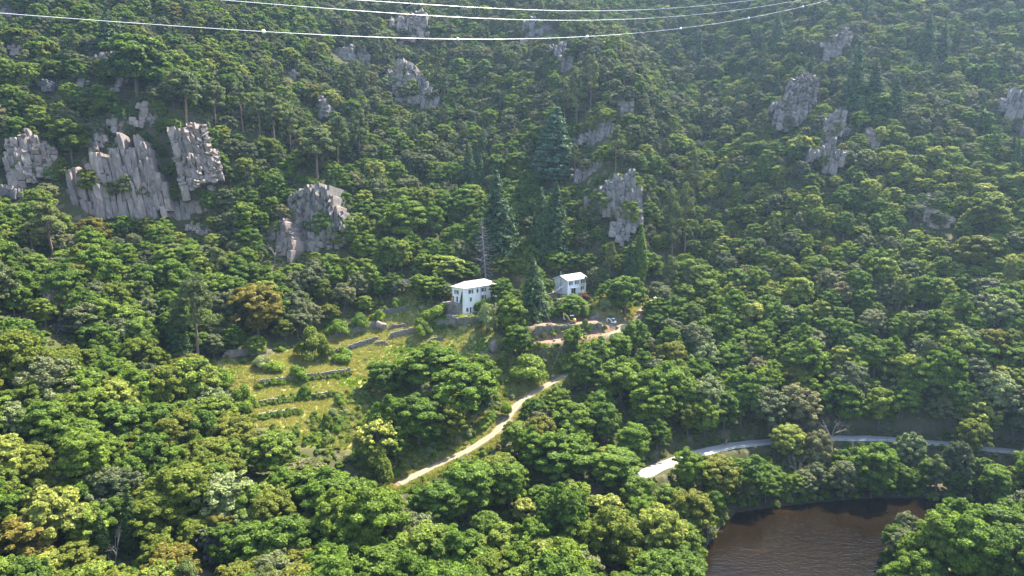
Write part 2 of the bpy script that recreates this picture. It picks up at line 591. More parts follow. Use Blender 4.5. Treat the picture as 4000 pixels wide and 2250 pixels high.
# dry stone walls: foot line in the photograph and height in metres; the ground behind each is filled up level
WALLS_PX = [
    ([(1284, 1322), (1380, 1304), (1475, 1280)], 2.3, 'long dry stone wall left of the split boulder'),
    ([(1518, 1290), (1560, 1286), (1588, 1284)], 1.7, 'short dry stone wall just right of the split boulder'),
    ([(1352, 1376), (1410, 1356), (1478, 1334)], 2.0, 'sunlit dry stone wall on the second terrace below the boulder'),
    ([(1462, 1352), (1512, 1347)], 1.5, 'stubby broken stone wall between two grass terraces'),
    ([(1516, 1324), (1570, 1310), (1640, 1296)], 1.8, 'dry stone wall left of the round grey bush'),
    ([(1672, 1340), (1730, 1330)], 1.4, 'low stone wall beside the bare snag on the terrace'),
    ([(1700, 1284), (1790, 1278), (1870, 1268)], 2.8, 'high shaded stone wall with vines below the farmhouse'),
    ([(1270, 1395), (1335, 1380)], 1.8, 'grey stone wall half hidden right of the round olive bush'),
    ([(1005, 1512), (1130, 1494), (1260, 1480), (1370, 1462)], 1.9, 'bramble covered terrace wall above the widest grass band'),
    ([(1005, 1590), (1150, 1566), (1320, 1550)], 1.6, 'bramble covered terrace wall below the widest grass band'),
    ([(1000, 1640), (1080, 1628), (1165, 1614)], 1.5, 'lowest dark terrace wall at the foot of the meadow'),
    ([(2085, 1308), (2160, 1300), (2260, 1296), (2352, 1286)], 2.2, 'ivy topped stone wall under the excavator bench'),
    ([(2300, 1258), (2345, 1246)], 1.6, 'ruined stone wall stub under the dry bank'),
    ([(870, 1400), (950, 1388), (1040, 1378)], 2.0, 'long shaded stone wall under the rusty oak'),
    ([(1480, 1232), (1530, 1222), (1590, 1212)], 1.7, 'weathered stone wall left of the farmhouse terrace'),
]
WALLS = []
for pts, h, lab in WALLS_PX:
    dense = []
    for (a, b), (c, d) in zip(pts[:-1], pts[1:]):
        n = max(2, int(math.hypot(c - a, d - b) / 14))
        dense += [(a + (c - a) * k / n, b + (d - b) * k / n) for k in range(n)]
    dense.append(pts[-1])
    P = [hit(*p) for p in dense]
    for _ in range(3):
        P = [P[0]] + [(P[i - 1] + 2 * P[i] + P[i + 1]) / 4 for i in range(1, len(P) - 1)] + [P[-1]]
    WALLS.append((P, h, lab))
for P, h, lab in WALLS:
    d, s, t = polydist([p[:2] for p in P], XX, YY)
    z = along([p[2] for p in P], t)
    n = len(P) - 1
    hh = h * np.clip(np.minimum(t, n - t) * 1.2 + 0.35, 0.3, 1)
    reach = 4.5
    up = (s > 0) & (d > 0.25) & (d < reach) & (t > 0.001) & (t < n - 0.001)
    H = np.where(up, np.maximum(H, z + hh - 0.1 + 0.05 * d), H)

gx, gy = np.gradient(H, GX, axis=1), np.gradient(H, GY, axis=0)

# ground sheet with its own kinds of surface
px_, py_, _d = proj(XX, YY, H)
front = (YY > 100) & (YY < 300)
grass = blur((inside(TERRACE_PX, px_, py_) & front).astype(float), 3) + 0.75 * blur((inside(SCRUB_PX, px_, py_) & front).astype(float), 4)
GLADES = [[(90, 1160), (150, 1140), (200, 1150), (170, 1200), (100, 1215)], [(830, 1420), (900, 1400), (960, 1440), (870, 1520)], [(360, 2020), (420, 2050), (390, 2120), (320, 2110)],
          [(1560, 1090), (1640, 1110), (1620, 1200), (1560, 1230)], [(1930, 1085), (2060, 1075), (2060, 1100), (1960, 1110)], [(2530, 1140), (2570, 1150), (2560, 1220), (2510, 1260)], [(2345, 1150), (2380, 1160), (2440, 1238), (2330, 1242), (2310, 1195)], [(1480, 1830), (1650, 1780), (1660, 1850), (1520, 1900)]]
for g in GLADES:
    grass = grass + 0.9 * blur((inside(g, px_, py_) & (YY > 100) & (YY < 320)).astype(float), 3)
soil = blur((inside(SOIL_PX, px_, py_) & front).astype(float), 2)
BARE = [[(1760, 2170), (1850, 2120), (1810, 2250), (1740, 2250)], [(2270, 1930), (2360, 1890), (2330, 1960), (2280, 1990)], [(1150, 2060), (1230, 2050), (1220, 2120), (1150, 2110)],
        [(2340, 1130), (2370, 1140), (2400, 1210), (2360, 1230)], [(2150, 1140), (2175, 1135), (2170, 1160), (2140, 1160)], [(1430, 1880), (1540, 1840), (1560, 1880), (1480, 1930)]]
for g in BARE:
    soil = soil + blur((inside(g, px_, py_) & (YY > 90) & (YY < 320)).astype(float), 1)
soil = soil + 0.8 * smooth(4.5, 2.0, polydist([p[:2] for p in TRACK], XX, YY)[0])
shore = smooth(3.0, 0.6, np.abs(H))
zone = np.stack([np.clip(grass, 0, 1), np.clip(soil, 0, 1), np.clip(shore, 0, 1), np.ones_like(H)], -1)

m, nt, b, o = new_mat('hillside_ground')
w = coords(nt, 'World')
at = node(nt, 'ShaderNodeAttribute', attribute_name='zone')
sep = nt.nodes.new('ShaderNodeSeparateColor')
nt.links.new(at.outputs['Color'], sep.inputs[0])
n1, n2, n3 = noise(nt, 0.25, 6, w), noise(nt, 1.8, 6, w, 0.7), noise(nt, 0.07, 4, w)
litter = mixc(nt, n2, (0.030, 0.036, 0.012), (0.075, 0.068, 0.030))
litter = mixc(nt, ramp(nt, n1, [(0.55, (0, 0, 0)), (0.62, (1, 1, 1))]), litter, (0.11, 0.095, 0.055))
gr = ramp(nt, n1, [(0.3, (0.19, 0.205, 0.055)), (0.5, (0.27, 0.255, 0.085)), (0.7, (0.33, 0.285, 0.13))])
gr = mixc(nt, ramp(nt, n2, [(0.45, (0, 0, 0)), (0.7, (0.6, 0.6, 0.6))]), gr, (0.07, 0.11, 0.02))
so = mixc(nt, n2, (0.15, 0.092, 0.06), (0.25, 0.165, 0.112))
c = mixc(nt, sep.outputs[0], litter, gr)
c = mixc(nt, sep.outputs[1], c, so)
c = mixc(nt, sep.outputs[2], c, (0.045, 0.035, 0.022))
geo = nt.nodes.new('ShaderNodeNewGeometry')
sx = nt.nodes.new('ShaderNodeSeparateXYZ')
nt.links.new(geo.outputs['Normal'], sx.inputs[0])
steep = ramp(nt, sx.outputs[2], [(0.36, (1, 1, 1)), (0.52, (0, 0, 0))])
c = mixc(nt, steep, c, ramp(nt, n2, [(0.3, (0.045, 0.045, 0.02)), (0.7, (0.11, 0.095, 0.06))]))
nt.links.new(c, b.inputs['Base Color'])
b.inputs['Roughness'].default_value = 0.95
b.inputs['Specular IOR Level'].default_value = 0.1
bump(nt, b, n2, 0.8, 0.35)
M['ground'] = m
ny, nx = H.shape
idx = np.arange(ny * nx).reshape(ny, nx)
faces = np.stack([idx[:-1, :-1], idx[:-1, 1:], idx[1:, 1:], idx[1:, :-1]], -1).reshape(-1, 4)
me = raw_mesh('terrain', np.stack([XX, YY, H], -1).reshape(-1, 3), faces, [M['ground']], smooth_faces=True)
ca = me.color_attributes.new('zone', 'FLOAT_COLOR', 'POINT')
ca.data.foreach_set('color', zone.reshape(-1).astype(np.float32))
terrain = tag(link('terrain', me), 'steep wooded hillside of litter, grass terraces and bare soil', kind='structure')

# river pool
m, nt, b, o = new_mat('river_water')
w = coords(nt, 'World', (0.55, 1.0, 1.0))
n1 = noise(nt, 0.035, 3, coords(nt, 'World'))
nt.links.new(ramp(nt, n1, [(0.35, (0.005, 0.0034, 0.0016)), (0.6, (0.009, 0.0055, 0.0024)), (0.72, (0.024, 0.011, 0.0035))]), b.inputs['Base Color'])
b.inputs['Roughness'].default_value = 0.06
b.inputs['IOR'].default_value = 1.33
ad = node(nt, 'ShaderNodeMath', operation='ADD')
nt.links.new(noise(nt, 1.6, 3, w), ad.inputs[0])
nt.links.new(noise(nt, 0.5, 2, w), ad.inputs[1])
bump(nt, b, ad.outputs[0], 0.55, 0.16)
M['water'] = m
tag(MB().poly([(20, -69, 0), (339, -69, 0), (339, 200, 0), (38, 200, 0)], [(0, 1, 2, 3)]).build('river_water', m), 'dark brown river pool', kind='structure')


# track and road: sheets a few centimetres above the levelled ground
def path_sheet(name, line, width, mat, lift, step=1.2):
    pts = [Vector(p) for p in line]
    dense = []
    for a, c in zip(pts[:-1], pts[1:]):
        n = max(1, int((c - a).length / step))
        dense += [a.lerp(c, k / n) for k in range(n)]
    dense.append(pts[-1])
    for _ in range(6):
        dense = [dense[0]] + [(dense[i - 1] + dense[i] * 2 + dense[i + 1]) / 4 for i in range(1, len(dense) - 1)] + [dense[-1]]
    us = np.linspace(-1, 1, 9)
    V, UV = [], []
    run = 0
    for i, p in enumerate(dense):
        t = (dense[min(i + 1, len(dense) - 1)] - dense[max(i - 1, 0)])
        s = Vector((t.y, -t.x, 0)).normalized()
        run += t.length / 2
        for u in us:
            wv = width / 2 * u * (1 + 0.07 * math.sin(run * 0.31 + u) + 0.05 * math.sin(run * 0.83 + 2 * u))
            q = p + s * wv
            g = float(hz(q.x, q.y))
            V.append((q.x, q.y, max(q.z, g) + lift + (0.05 * (1 - u * u))))
            UV.append((u, run))
    k = len(us)
    F = np.array([(i * k + j, i * k + j + 1, (i + 1) * k + j + 1, (i + 1) * k + j) for i in range(len(dense) - 1) for j in range(k - 1)])
    me = raw_mesh(name, np.array(V), F, [mat], smooth_faces=True)
    a = me.attributes.new('across', 'FLOAT', 'POINT')
    a.data.foreach_set('value', np.array([u for u, r in UV], np.float32))
    return tag(link(name, me), None, kind='structure')


m, nt, b, o = new_mat('dirt_track')
w = coords(nt, 'World')
at = node(nt, 'ShaderNodeAttribute', attribute_name='across')
ab = node(nt, 'ShaderNodeMath', operation='ABSOLUTE')
nt.links.new(at.outputs['Fac'], ab.inputs[0])
n2 = noise(nt, 1.4, 6, w, 0.7)
ad = node(nt, 'ShaderNodeMath', operation='MULTIPLY_ADD')
nt.links.new(n2, ad.inputs[0])
ad.inputs[1].default_value = 0.5
nt.links.new(ab.outputs[0], ad.inputs[2])
rut = ramp(nt, ad.outputs[0], [(0.36, (0, 0, 0)), (0.47, (1, 1, 1)), (0.93, (1, 1, 1)), (1.0, (0, 0, 0))])
c = mixc(nt, rut, mixc(nt, n2, (0.12, 0.12, 0.04), (0.2, 0.165, 0.085)), mixc(nt, n2, (0.19, 0.145, 0.10), (0.27, 0.215, 0.155)))
nt.links.new(c, b.inputs['Base Color'])
b.inputs['Roughness'].default_value = 0.95
bump(nt, b, n2, 0.5, 0.1)
M['track'] = m
path_sheet('dirt_track', TRACK, 2.7, m, 0.07)
m, nt, b, o = new_mat('gravel_road')
w = coords(nt, 'World')
n2 = noise(nt, 2.5, 6, w, 0.7)
n4 = noise(nt, 0.3, 4, w)
c = mixc(nt, n2, (0.22, 0.20, 0.178), (0.30, 0.28, 0.25))
c = mixc(nt, ramp(nt, n4, [(0.4, (0, 0, 0)), (0.7, (0.4, 0.4, 0.4))]), c, (0.17, 0.15, 0.12))
nt.links.new(c, b.inputs['Base Color'])
b.inputs['Roughness'].default_value = 0.95
bump(nt, b, n2, 0.4, 0.05)
M['road'] = m
path_sheet('gravel_road', ROAD, 4.6, m, 0.08)
# ------------------------------------------------------------------ plants: a few grown shapes of each kind, 10 m tall and 8 m wide
def unit(v):
    return v / np.maximum(np.linalg.norm(v, axis=-1, keepdims=True), 1e-9)


def leaves(c, n, size, aspect=0.7, r=R):
    """a four-sided leaf spray at each centre c (m,3), facing n"""
    k = len(c)
    n = unit(n)
    a = unit(np.cross(n, r.normal(size=(k, 3))))
    b = np.cross(n, a)
    s = (size * r.uniform(0.65, 1.35, k))[:, None]
    a, b = a * s * 0.5, b * s * 0.5 * aspect
    bend = n * s * r.uniform(-0.12, 0.2, (k, 1))
    return np.stack([c - a, c - b * r.uniform(0.7, 1.2, (k, 1)) + bend, c + a, c + b + bend * 0.5], 1).reshape(-1, 3)


def pack(name, leaf_v, leaf_mats, wood, wood_mat, leaf_val=None, mat_i=None):
    """three meshes of one plant: crown, trunk, and both in one for plants too small to show their parts"""
    nl = len(leaf_v) // 4
    fl = np.arange(nl * 4).reshape(-1, 4)
    val = R.random(nl) if leaf_val is None else leaf_val
    out = {}
    if nl:
        me = raw_mesh(name + '_crown', leaf_v, fl, leaf_mats, mat_i)
        a = me.attributes.new('leaf', 'FLOAT', 'POINT')
        a.data.foreach_set('value', np.repeat(val, 4).astype(np.float32))
        out['crown'] = me
    wv = np.array(wood.v).reshape(-1, 3)
    wf = [f for f in wood.f if len(f) == 4]
    out['trunk'] = raw_mesh(name + '_trunk', wv, np.array(wf), [wood_mat], smooth_faces=True)
    if nl:
        me = raw_mesh(name, np.concatenate([leaf_v, wv]), np.concatenate([fl, np.array(wf) + nl * 4]), list(leaf_mats) + [wood_mat],
                      np.concatenate([np.zeros(nl) if mat_i is None else mat_i, np.full(len(wf), len(leaf_mats))]))
        a = me.attributes.new('leaf', 'FLOAT', 'POINT')
        a.data.foreach_set('value', np.concatenate([np.repeat(val, 4), np.zeros(len(wv))]).astype(np.float32))
        out['whole'] = me
    else:
        out['whole'] = out['trunk']
    return out


def lobes_crown(lob, per, size, r, up=0.3, rand=0.75, flat=0.8, shell=0.45, aspect=0.7, centre=(0, 0, 6)):
    """leaf sprays over a set of lobes (x,y,z,radius)"""
    C, N, V = [], [], []
    cen = np.array(centre)
    for x, y, z, rad in lob:
        k = max(12, int(per * rad * rad))
        d = unit(r.normal(size=(k, 3)))
        d[:, 2] = np.where(d[:, 2] < -0.45, -d[:, 2] * 0.6, d[:, 2])
        q = np.array((x, y, z)) + d * rad * (1 - shell * r.random((k, 1)) ** 1.6) * np.array((1, 1, flat)) + r.normal(size=(k, 3)) * 0.06 * rad
        o = unit(q - cen)
        C.append(q)
        N.append(0.75 * d + 0.35 * o + rand * r.normal(size=(k, 3)) * 0.6 + np.array((0, 0, up)))
        V.append(np.clip(r.normal(r.uniform(0.3, 0.7), 0.22, k), 0, 1))
    C, N = np.concatenate(C), np.concatenate(N)
    return leaves(C, N, size, aspect, r), np.concatenate(V)


def trunk_limbs(r, top, rad, lob, nl=6, lean=0.3):
    w = MB()
    bx, by = r.normal(0, lean, 2)
    pts = [(0, 0, -1.2), (0.05, 0, 0.6), (bx * 0.4, by * 0.4, top * 0.45), (bx, by, top)]
    w.tube(pts, [rad * 1.3, rad, rad * 0.75, rad * 0.25], 7, False)
    for x, y, z, q in sorted(lob, key=lambda l: -l[3])[:nl]:
        t = r.uniform(0.35, 0.8)
        s = Vector(pts[1]).lerp(Vector(pts[3]), t)
        e = Vector((x, y, z))
        mid = s.lerp(e, 0.55) + Vector((0, 0, -0.25 * r.random()))
        w.tube([s, mid, e], [rad * 0.5, rad * 0.32, rad * 0.1], 5, False)
    return w


def broadleaf(name, seed, mat, per=520, size=0.42, n=24, flat=0.8, low=2.2, spread=1.0, squash=1.0, layer=False, gap=0.0, aspect=0.7, blossom=None):
    r = np.random.default_rng(seed)
    lob = []
    cz = 5.3
    ex, ey = r.uniform(0.82, 1.12, 2)
    for i in range(int(n * 2.3)):
        d = unit(r.normal(size=3))
        if d[2] < -0.6:
            d[2] = -d[2]
        q = r.uniform(0.42, 1.0) ** 0.6
        rad = r.uniform(0.34, 0.86) * (0.85 if d[2] < 0 else 1.0) * spread
        x, y = d[0] * (4.1 - rad * 0.8) * q * ex, d[1] * (4.1 - rad * 0.8) * q * ey
        z = cz + d[2] * (4.7 - rad * 0.7) * q * squash
        if layer:
            z = round(z / 1.2) * 1.2 + r.normal(0, 0.2)
        lob.append((x, y, max(z, low), rad))
    lob += [(r.normal(0, 0.5), r.normal(0, 0.5), cz + r.normal(0, 0.5), 1.7), (r.normal(0, 0.5), r.normal(0, 0.5), 8.6, 1.0), (r.normal(0, 0.8), r.normal(0, 0.8), 3.2, 1.6)]
    for _ in range(10):
        a, e = r.uniform(0, 6.28), r.uniform(-0.4, 1.1)
        lob.append((3.9 * math.cos(a) * math.cos(e) * ex, 3.9 * math.sin(a) * math.cos(e) * ey, cz + 4.2 * math.sin(e), r.uniform(0.3, 0.55)))
    V, val = lobes_crown(lob, per, size, r, flat=flat, aspect=aspect, centre=(0, 0, cz - 1), rand=0.85)
    mi, mats = None, [mat]
    if blossom is not None:
        mats = [mat, blossom]
        nl = len(V) // 4
        up = V.reshape(-1, 4, 3)[:, 0, 2] > 6.2
        mi = ((r.random(nl) < 0.42) & up).astype(int)
    return pack(name, V, mats, trunk_limbs(r, 7.5, 0.24, lob), M['bark'], val, mi)


def conifer(name, seed, mat, tiers=36, nb=20, width=4.0, droop=0.25, low=0.6, power=0.8, flatn=0.6, size=0.46, per=24, ragged=0.2, tops=1):
    r = np.random.default_rng(seed)
    C, N, V = [], [], []
    w = MB()
    w.tube([(0, 0, -1.2), (0, 0, 5), (0, 0, 9.8)], [0.24, 0.15, 0.03], 7, False)
    for t in range(tiers):
        f = (t + r.uniform(-0.3, 0.3)) / tiers
        z = low + (9.8 - low) * max(f, 0)
        L0 = width * 1.15 * (1 - max(f, 0)) ** power + 0.12
        for j in range(max(4, int(nb * (1 - 0.5 * f)))):
            a = r.uniform(0, 2 * math.pi)
            L = L0 * r.uniform(1 - ragged * 2, 1 + ragged * 0.5)
            k = max(4, int(per * L / width * 1.6))
            s = r.random(k) ** 0.5
            rad = s * L
            side = r.normal(0, 0.16, k) * (0.4 + rad * 0.35)
            x = np.cos(a) * rad - np.sin(a) * side
            y = np.sin(a) * rad + np.cos(a) * side
            zz = z - droop * rad * (0.6 + 0.4 * s) + 0.10 * rad * s * s + r.normal(0, 0.07, k)
            C.append(np.stack([x, y, zz], 1))
            N.append(np.stack([np.cos(a) * 0.45 * np.ones(k), np.sin(a) * 0.45 * np.ones(k), np.full(k, flatn + 0.5)], 1) + r.normal(0, 0.35, (k, 3)))
            V.append(np.clip(0.25 + 0.6 * s + r.normal(0, 0.15, k), 0, 1))
            if j % 3 == 0:
                w.tube([(0, 0, z), (math.cos(a) * L * 0.8, math.sin(a) * L * 0.8, z - droop * L * 0.7)], [0.05, 0.012], 3, False)
    return pack(name, leaves(np.concatenate(C), np.concatenate(N), size, 0.5, r), [mat], w, M['bark'], np.concatenate(V))


def pine(name, seed, mat, bare=0.45, n=24, per=560):
    r = np.random.default_rng(seed)
    w = MB()
    bx, by = r.normal(0, 0.35, 2)
    P = [Vector((0, 0, -1.2)), Vector((bx * 0.3, by * 0.3, 4)), Vector((bx * 0.9, by * 0.9, 7.5)), Vector((bx, by, 9.7))]
    w.tube(P, [0.27, 0.2, 0.12, 0.04], 7, False)
    lob = []
    for i in range(n):
        f = bare + (1 - bare) * (i + r.random()) / n
        a = i * 2.4 + r.normal(0, 0.4)
        L = (3.6 * (1 - f) ** 0.55 + 0.45) * r.uniform(0.55, 1.1)
        s = P[1].lerp(P[2], (f - 0.4) / 0.35) if f < 0.75 else P[2].lerp(P[3], (f - 0.75) / 0.25)
        e = s + Vector((math.cos(a) * L, math.sin(a) * L, 0.15 * L + r.normal(0, 0.25)))
        w.tube([s, s.lerp(e, 0.5) + Vector((0, 0, -0.1)), e], [0.085, 0.05, 0.015], 4, False)
        lob.append((e.x, e.y, e.z + 0.15, r.uniform(0.65, 1.1)))
        if L > 1.8:
            m2 = s.lerp(e, 0.6)
            lob.append((m2.x + r.normal(0, 0.4), m2.y + r.normal(0, 0.4), m2.z + 0.25, r.uniform(0.5, 0.8)))
    lob.append((bx, by, 9.4, 0.8))
    V, val = lobes_crown(lob, per, 0.42, r, flat=0.5, up=0.5, aspect=0.4, centre=(0, 0, 5), shell=0.8)
    return pack(name, V, [mat], w, M['bark_pine'], val)


def spindle(name, seed, mat, width=0.9, per=900, size=0.34):
    """columnar crown: 10 m tall, narrow"""
    r = np.random.default_rng(seed)
    lob = []
    for i in range(46):
        f = i / 45
        rw = width * (math.sin(math.pi * min(1, 0.12 + f * 0.88) ** 0.75)) ** 0.8
        a = i * 2.4
        lob.append((math.cos(a) * rw * 0.5, math.sin(a) * rw * 0.5, 0.7 + 9.0 * f, max(0.16, rw * 0.62) * r.uniform(0.8, 1.2)))
    V, val = lobes_crown(lob, per, size, r, flat=1.5, up=0.15, aspect=0.5, centre=(0, 0, 4))
    w = MB().tube([(0, 0, -1), (0, 0, 5), (0, 0, 9)], [0.2, 0.12, 0.03], 6, False)
    return pack(name, V, [mat], w, M['bark'], val)


def bush(name, seed, mat, per=620, size=0.34, n=13, blossom=None):
    """6 m wide, 5 m tall, leafy to the ground"""
    r = np.random.default_rng(seed)
    lob = []
    for i in range(n):
        a, q = r.uniform(0, 6.28), r.random() ** 0.6
        x, y = math.cos(a) * 2.1 * q, math.sin(a) * 2.1 * q
        rad = r.uniform(0.7, 1.3)
        lob.append((x, y, max(0.5, (3.9 * (1 - 0.6 * q * q) - rad * 0.5) * r.uniform(0.45, 1.0)), rad))
    V, val = lobes_crown(lob, per, size, r, flat=0.9, centre=(0, 0, 1))
    w = MB()
    for x, y, z, q in lob[:5]:
        w.tube([(x * 0.1, y * 0.1, -0.6), (x * 0.5, y * 0.5, z * 0.6), (x, y, z)], [0.09, 0.06, 0.02], 5, False)
    return pack(name, V, [mat], w, M['bark'], val)


def bare_tree(name, seed, kind='broad'):
    r = np.random.default_rng(seed)
    w = MB()
    if kind == 'conifer':
        w.tube([(0, 0, -1), (0.05, 0, 5), (0.1, 0, 9.9)], [0.2, 0.12, 0.02], 6, False)
        for i in range(70):
            z = 1.2 + 8.3 * (i / 70)
            a = i * 2.4 + r.normal(0, 0.3)
            L = 3.6 * (1 - z / 10.2) ** 0.8 * r.uniform(0.5, 1.1)
            p = Vector((0, 0, z))
            e = Vector((math.cos(a) * L, math.sin(a) * L, z - 0.15 * L + r.normal(0, 0.15)))
            m1 = p.lerp(e, 0.55) + Vector((0, 0, -0.12 * L))
            w.tube([p, m1, e], [0.055, 0.04, 0.015], 4, False)
            for q in (0.5, 0.7, 0.9):
                b0 = p.lerp(e, q)
                a2 = a + r.choice((-1, 1)) * r.uniform(0.5, 1.0)
                w.tube([b0, b0 + Vector((math.cos(a2), math.sin(a2), r.normal(0, 0.15))) * 0.3 * L], [0.025, 0.008], 3, False)
    else:
        def grow(p, d, L, rad, lev):
            e = p + d * L
            mid = p.lerp(e, 0.5) + Vector(r.normal(0, 0.08, 3)) * L
            w.tube([p, mid, e], [rad, rad * 0.8, rad * 0.55], 5 if lev < 2 else 4, False)
            if lev >= 4:
                return
            for k in range(3 if lev else 4):
                q = (mid if k == 2 else e)
                grow(q, (d + Vector(r.normal(0, 0.6, 3)) + Vector((0, 0, 0.12))).normalized(), L * r.uniform(0.55, 0.8), rad * 0.5, lev + 1)
        grow(Vector((0, 0, -0.8)), Vector((0.05, 0, 1)), 4.4, 0.24, 0)
    return pack(name, np.zeros((0, 3)), [], w, M['deadwood'])


def tuft(name, seed, mat, n=26, h=0.8, spread=0.55, wide=0.05):
    """grass tuft of bent blades"""
    r = np.random.default_rng(seed)
    V = []
    for i in range(n):
        a, q = r.uniform(0, 6.28), spread * r.random() ** 0.5
        p = np.array((math.cos(a) * q, math.sin(a) * q, -0.05))
        b = r.uniform(0, 6.28)
        lean = np.array((math.cos(b), math.sin(b), 0)) * r.uniform(0.1, 0.45) * h
        s = np.array((-math.sin(b), math.cos(b), 0)) * wide * r.uniform(0.7, 1.4)
        hh = h * r.uniform(0.5, 1.1)
        V += [p - s, p + s, p + lean + s * 0.5 + (0, 0, hh), p + lean - s * 0.5 + (0, 0, hh)]
    V = np.array(V)
    me = raw_mesh(name, V, np.arange(len(V)).reshape(-1, 4), [mat])
    a = me.attributes.new('leaf', 'FLOAT', 'POINT')
    a.data.foreach_set('value', np.repeat(r.random(n), 4).astype(np.float32))
    return me


PLANTS = {
    'oak_tree': [broadleaf('oak_tree', 100 + i, M['oak'], per=520, size=0.40, n=38, low=1.3) for i in range(4)],
    'holm_oak': [broadleaf('holm_oak', 120 + i, M['holm'], per=600, size=0.34, n=44, flat=0.9, low=1.0) for i in range(4)],
    'acacia_tree': [broadleaf('acacia_tree', 140 + i, M['acacia'], per=500, size=0.42, n=42, flat=0.6, layer=True, low=1.4, aspect=0.6) for i in range(4)],
    'chestnut_tree': [broadleaf('chestnut_tree', 160 + i, M['chestnut'], per=460, size=0.44, n=34, flat=0.75, low=1.1) for i in range(4)],
    'maple_tree': [broadleaf('maple_tree', 180 + i, M['maple'], per=520, size=0.38, n=40, low=1.1) for i in range(3)],
    'blossoming_tree': [broadleaf('blossoming_tree', 200 + i, M['chestnut'], per=520, size=0.40, n=38, low=1.3, blossom=M['blossom']) for i in range(2)],
    'olive_tree': [broadleaf('olive_tree', 210 + i, M['olive'], per=520, size=0.34, n=36, low=1.1) for i in range(2)],
    'pine_tree': [pine('pine_tree', 220 + i, M['pine'], bare=(0.5, 0.38, 0.45, 0.3)[i]) for i in range(4)],
    'fir_tree': [conifer('fir_tree', 240 + i, M['fir'], ragged=0.22) for i in range(3)],
    'cedar_tree': [conifer('cedar_tree', 250, M['cedar'], tiers=22, nb=26, droop=0.12, power=0.62, flatn=1.0, size=0.5, per=34, ragged=0.12)],
    'cypress_tree': [spindle('cypress_tree', 260 + i, M['cypress'], 0.8) for i in range(2)],
    'poplar_tree': [spindle('poplar_tree', 270, M['poplar'], 1.1, 800, 0.4)],
    'dead_tree': [bare_tree('dead_tree', 280 + i) for i in range(3)],
    'dead_fir': [bare_tree('dead_fir', 290, 'conifer')],
    'shrub': [bush('shrub', 300 + i, M['shrub']) for i in range(4)],
    'olive_shrub': [bush('olive_shrub', 310, M['maple'])],
    'grey_shrub': [bush('grey_shrub', 320, M['olive'], size=0.28)],
    'red_shrub': [bush('red_shrub', 330, M['redleaf'])],
}
SIZE = {k: (8.0, 10.0) for k in PLANTS}
SIZE.update({'cypress_tree': (1.7, 10.0), 'poplar_tree': (2.3, 10.0), 'shrub': (6, 4.6), 'olive_shrub': (6, 4.6), 'grey_shrub': (6, 4.6), 'red_shrub': (6, 4.6)})
LOOK = {'oak_tree': 'mid green oak', 'holm_oak': 'grey green holm oak', 'acacia_tree': 'bright green feathery acacia', 'chestnut_tree': 'yellowish green chestnut', 'maple_tree': 'olive brown maple',
        'blossoming_tree': 'cream blossomed chestnut', 'olive_tree': 'silvery olive tree', 'pine_tree': 'dull green pine', 'fir_tree': 'dark conical fir', 'cedar_tree': 'blue green cedar',
        'cypress_tree': 'narrow dark cypress', 'poplar_tree': 'narrow light green poplar', 'dead_tree': 'bare grey dead tree', 'dead_fir': 'bare dead fir', 'shrub': 'fresh green shrub', 'olive_shrub': 'olive green round shrub',
        'grey_shrub': 'grey green shrub', 'red_shrub': 'dark red shrub'}
CATEGORY = {k: 'tree' for k in PLANTS}
CATEGORY.update({k: 'shrub' for k in PLANTS if k.endswith('shrub')})
CATEGORY.update({'pine_tree': 'pine tree', 'fir_tree': 'fir tree', 'dead_tree': 'dead tree', 'dead_fir': 'dead tree', 'cypress_tree': 'cypress', 'cedar_tree': 'cedar', 'poplar_tree': 'poplar'})
# ------------------------------------------------------------------ rock outcrops: jointed blocks, each its own piece
def rock_piece(seed):
    r = np.random.default_rng(seed)
    bm = bmesh.new()
    bmesh.ops.create_cube(bm, size=1.0)
    bmesh.ops.subdivide_edges(bm, edges=bm.edges[:], cuts=2, use_grid_fill=True)
    for v in bm.verts:
        c = v.co
        n = sum(abs(a) > 0.4 for a in c)
        k = {3: 0.965, 2: 0.99, 1: 1.01}.get(n, 1)
        v.co = Vector((c.x * k, c.y * k, c.z * k)) + Vector(r.normal(0, 0.026, 3))
    me = bpy.data.meshes.new('rock_block')
    bm.to_mesh(me)
    bm.free()
    return me


PIECES = {}
for key in ('rock', 'rock_grey', 'rock_dark'):
    PIECES[key] = []
    for i in range(10):
        me = rock_piece(500 + i)
        me.materials.append(M[key])
        PIECES[key].append(me)

CLIFFS = []


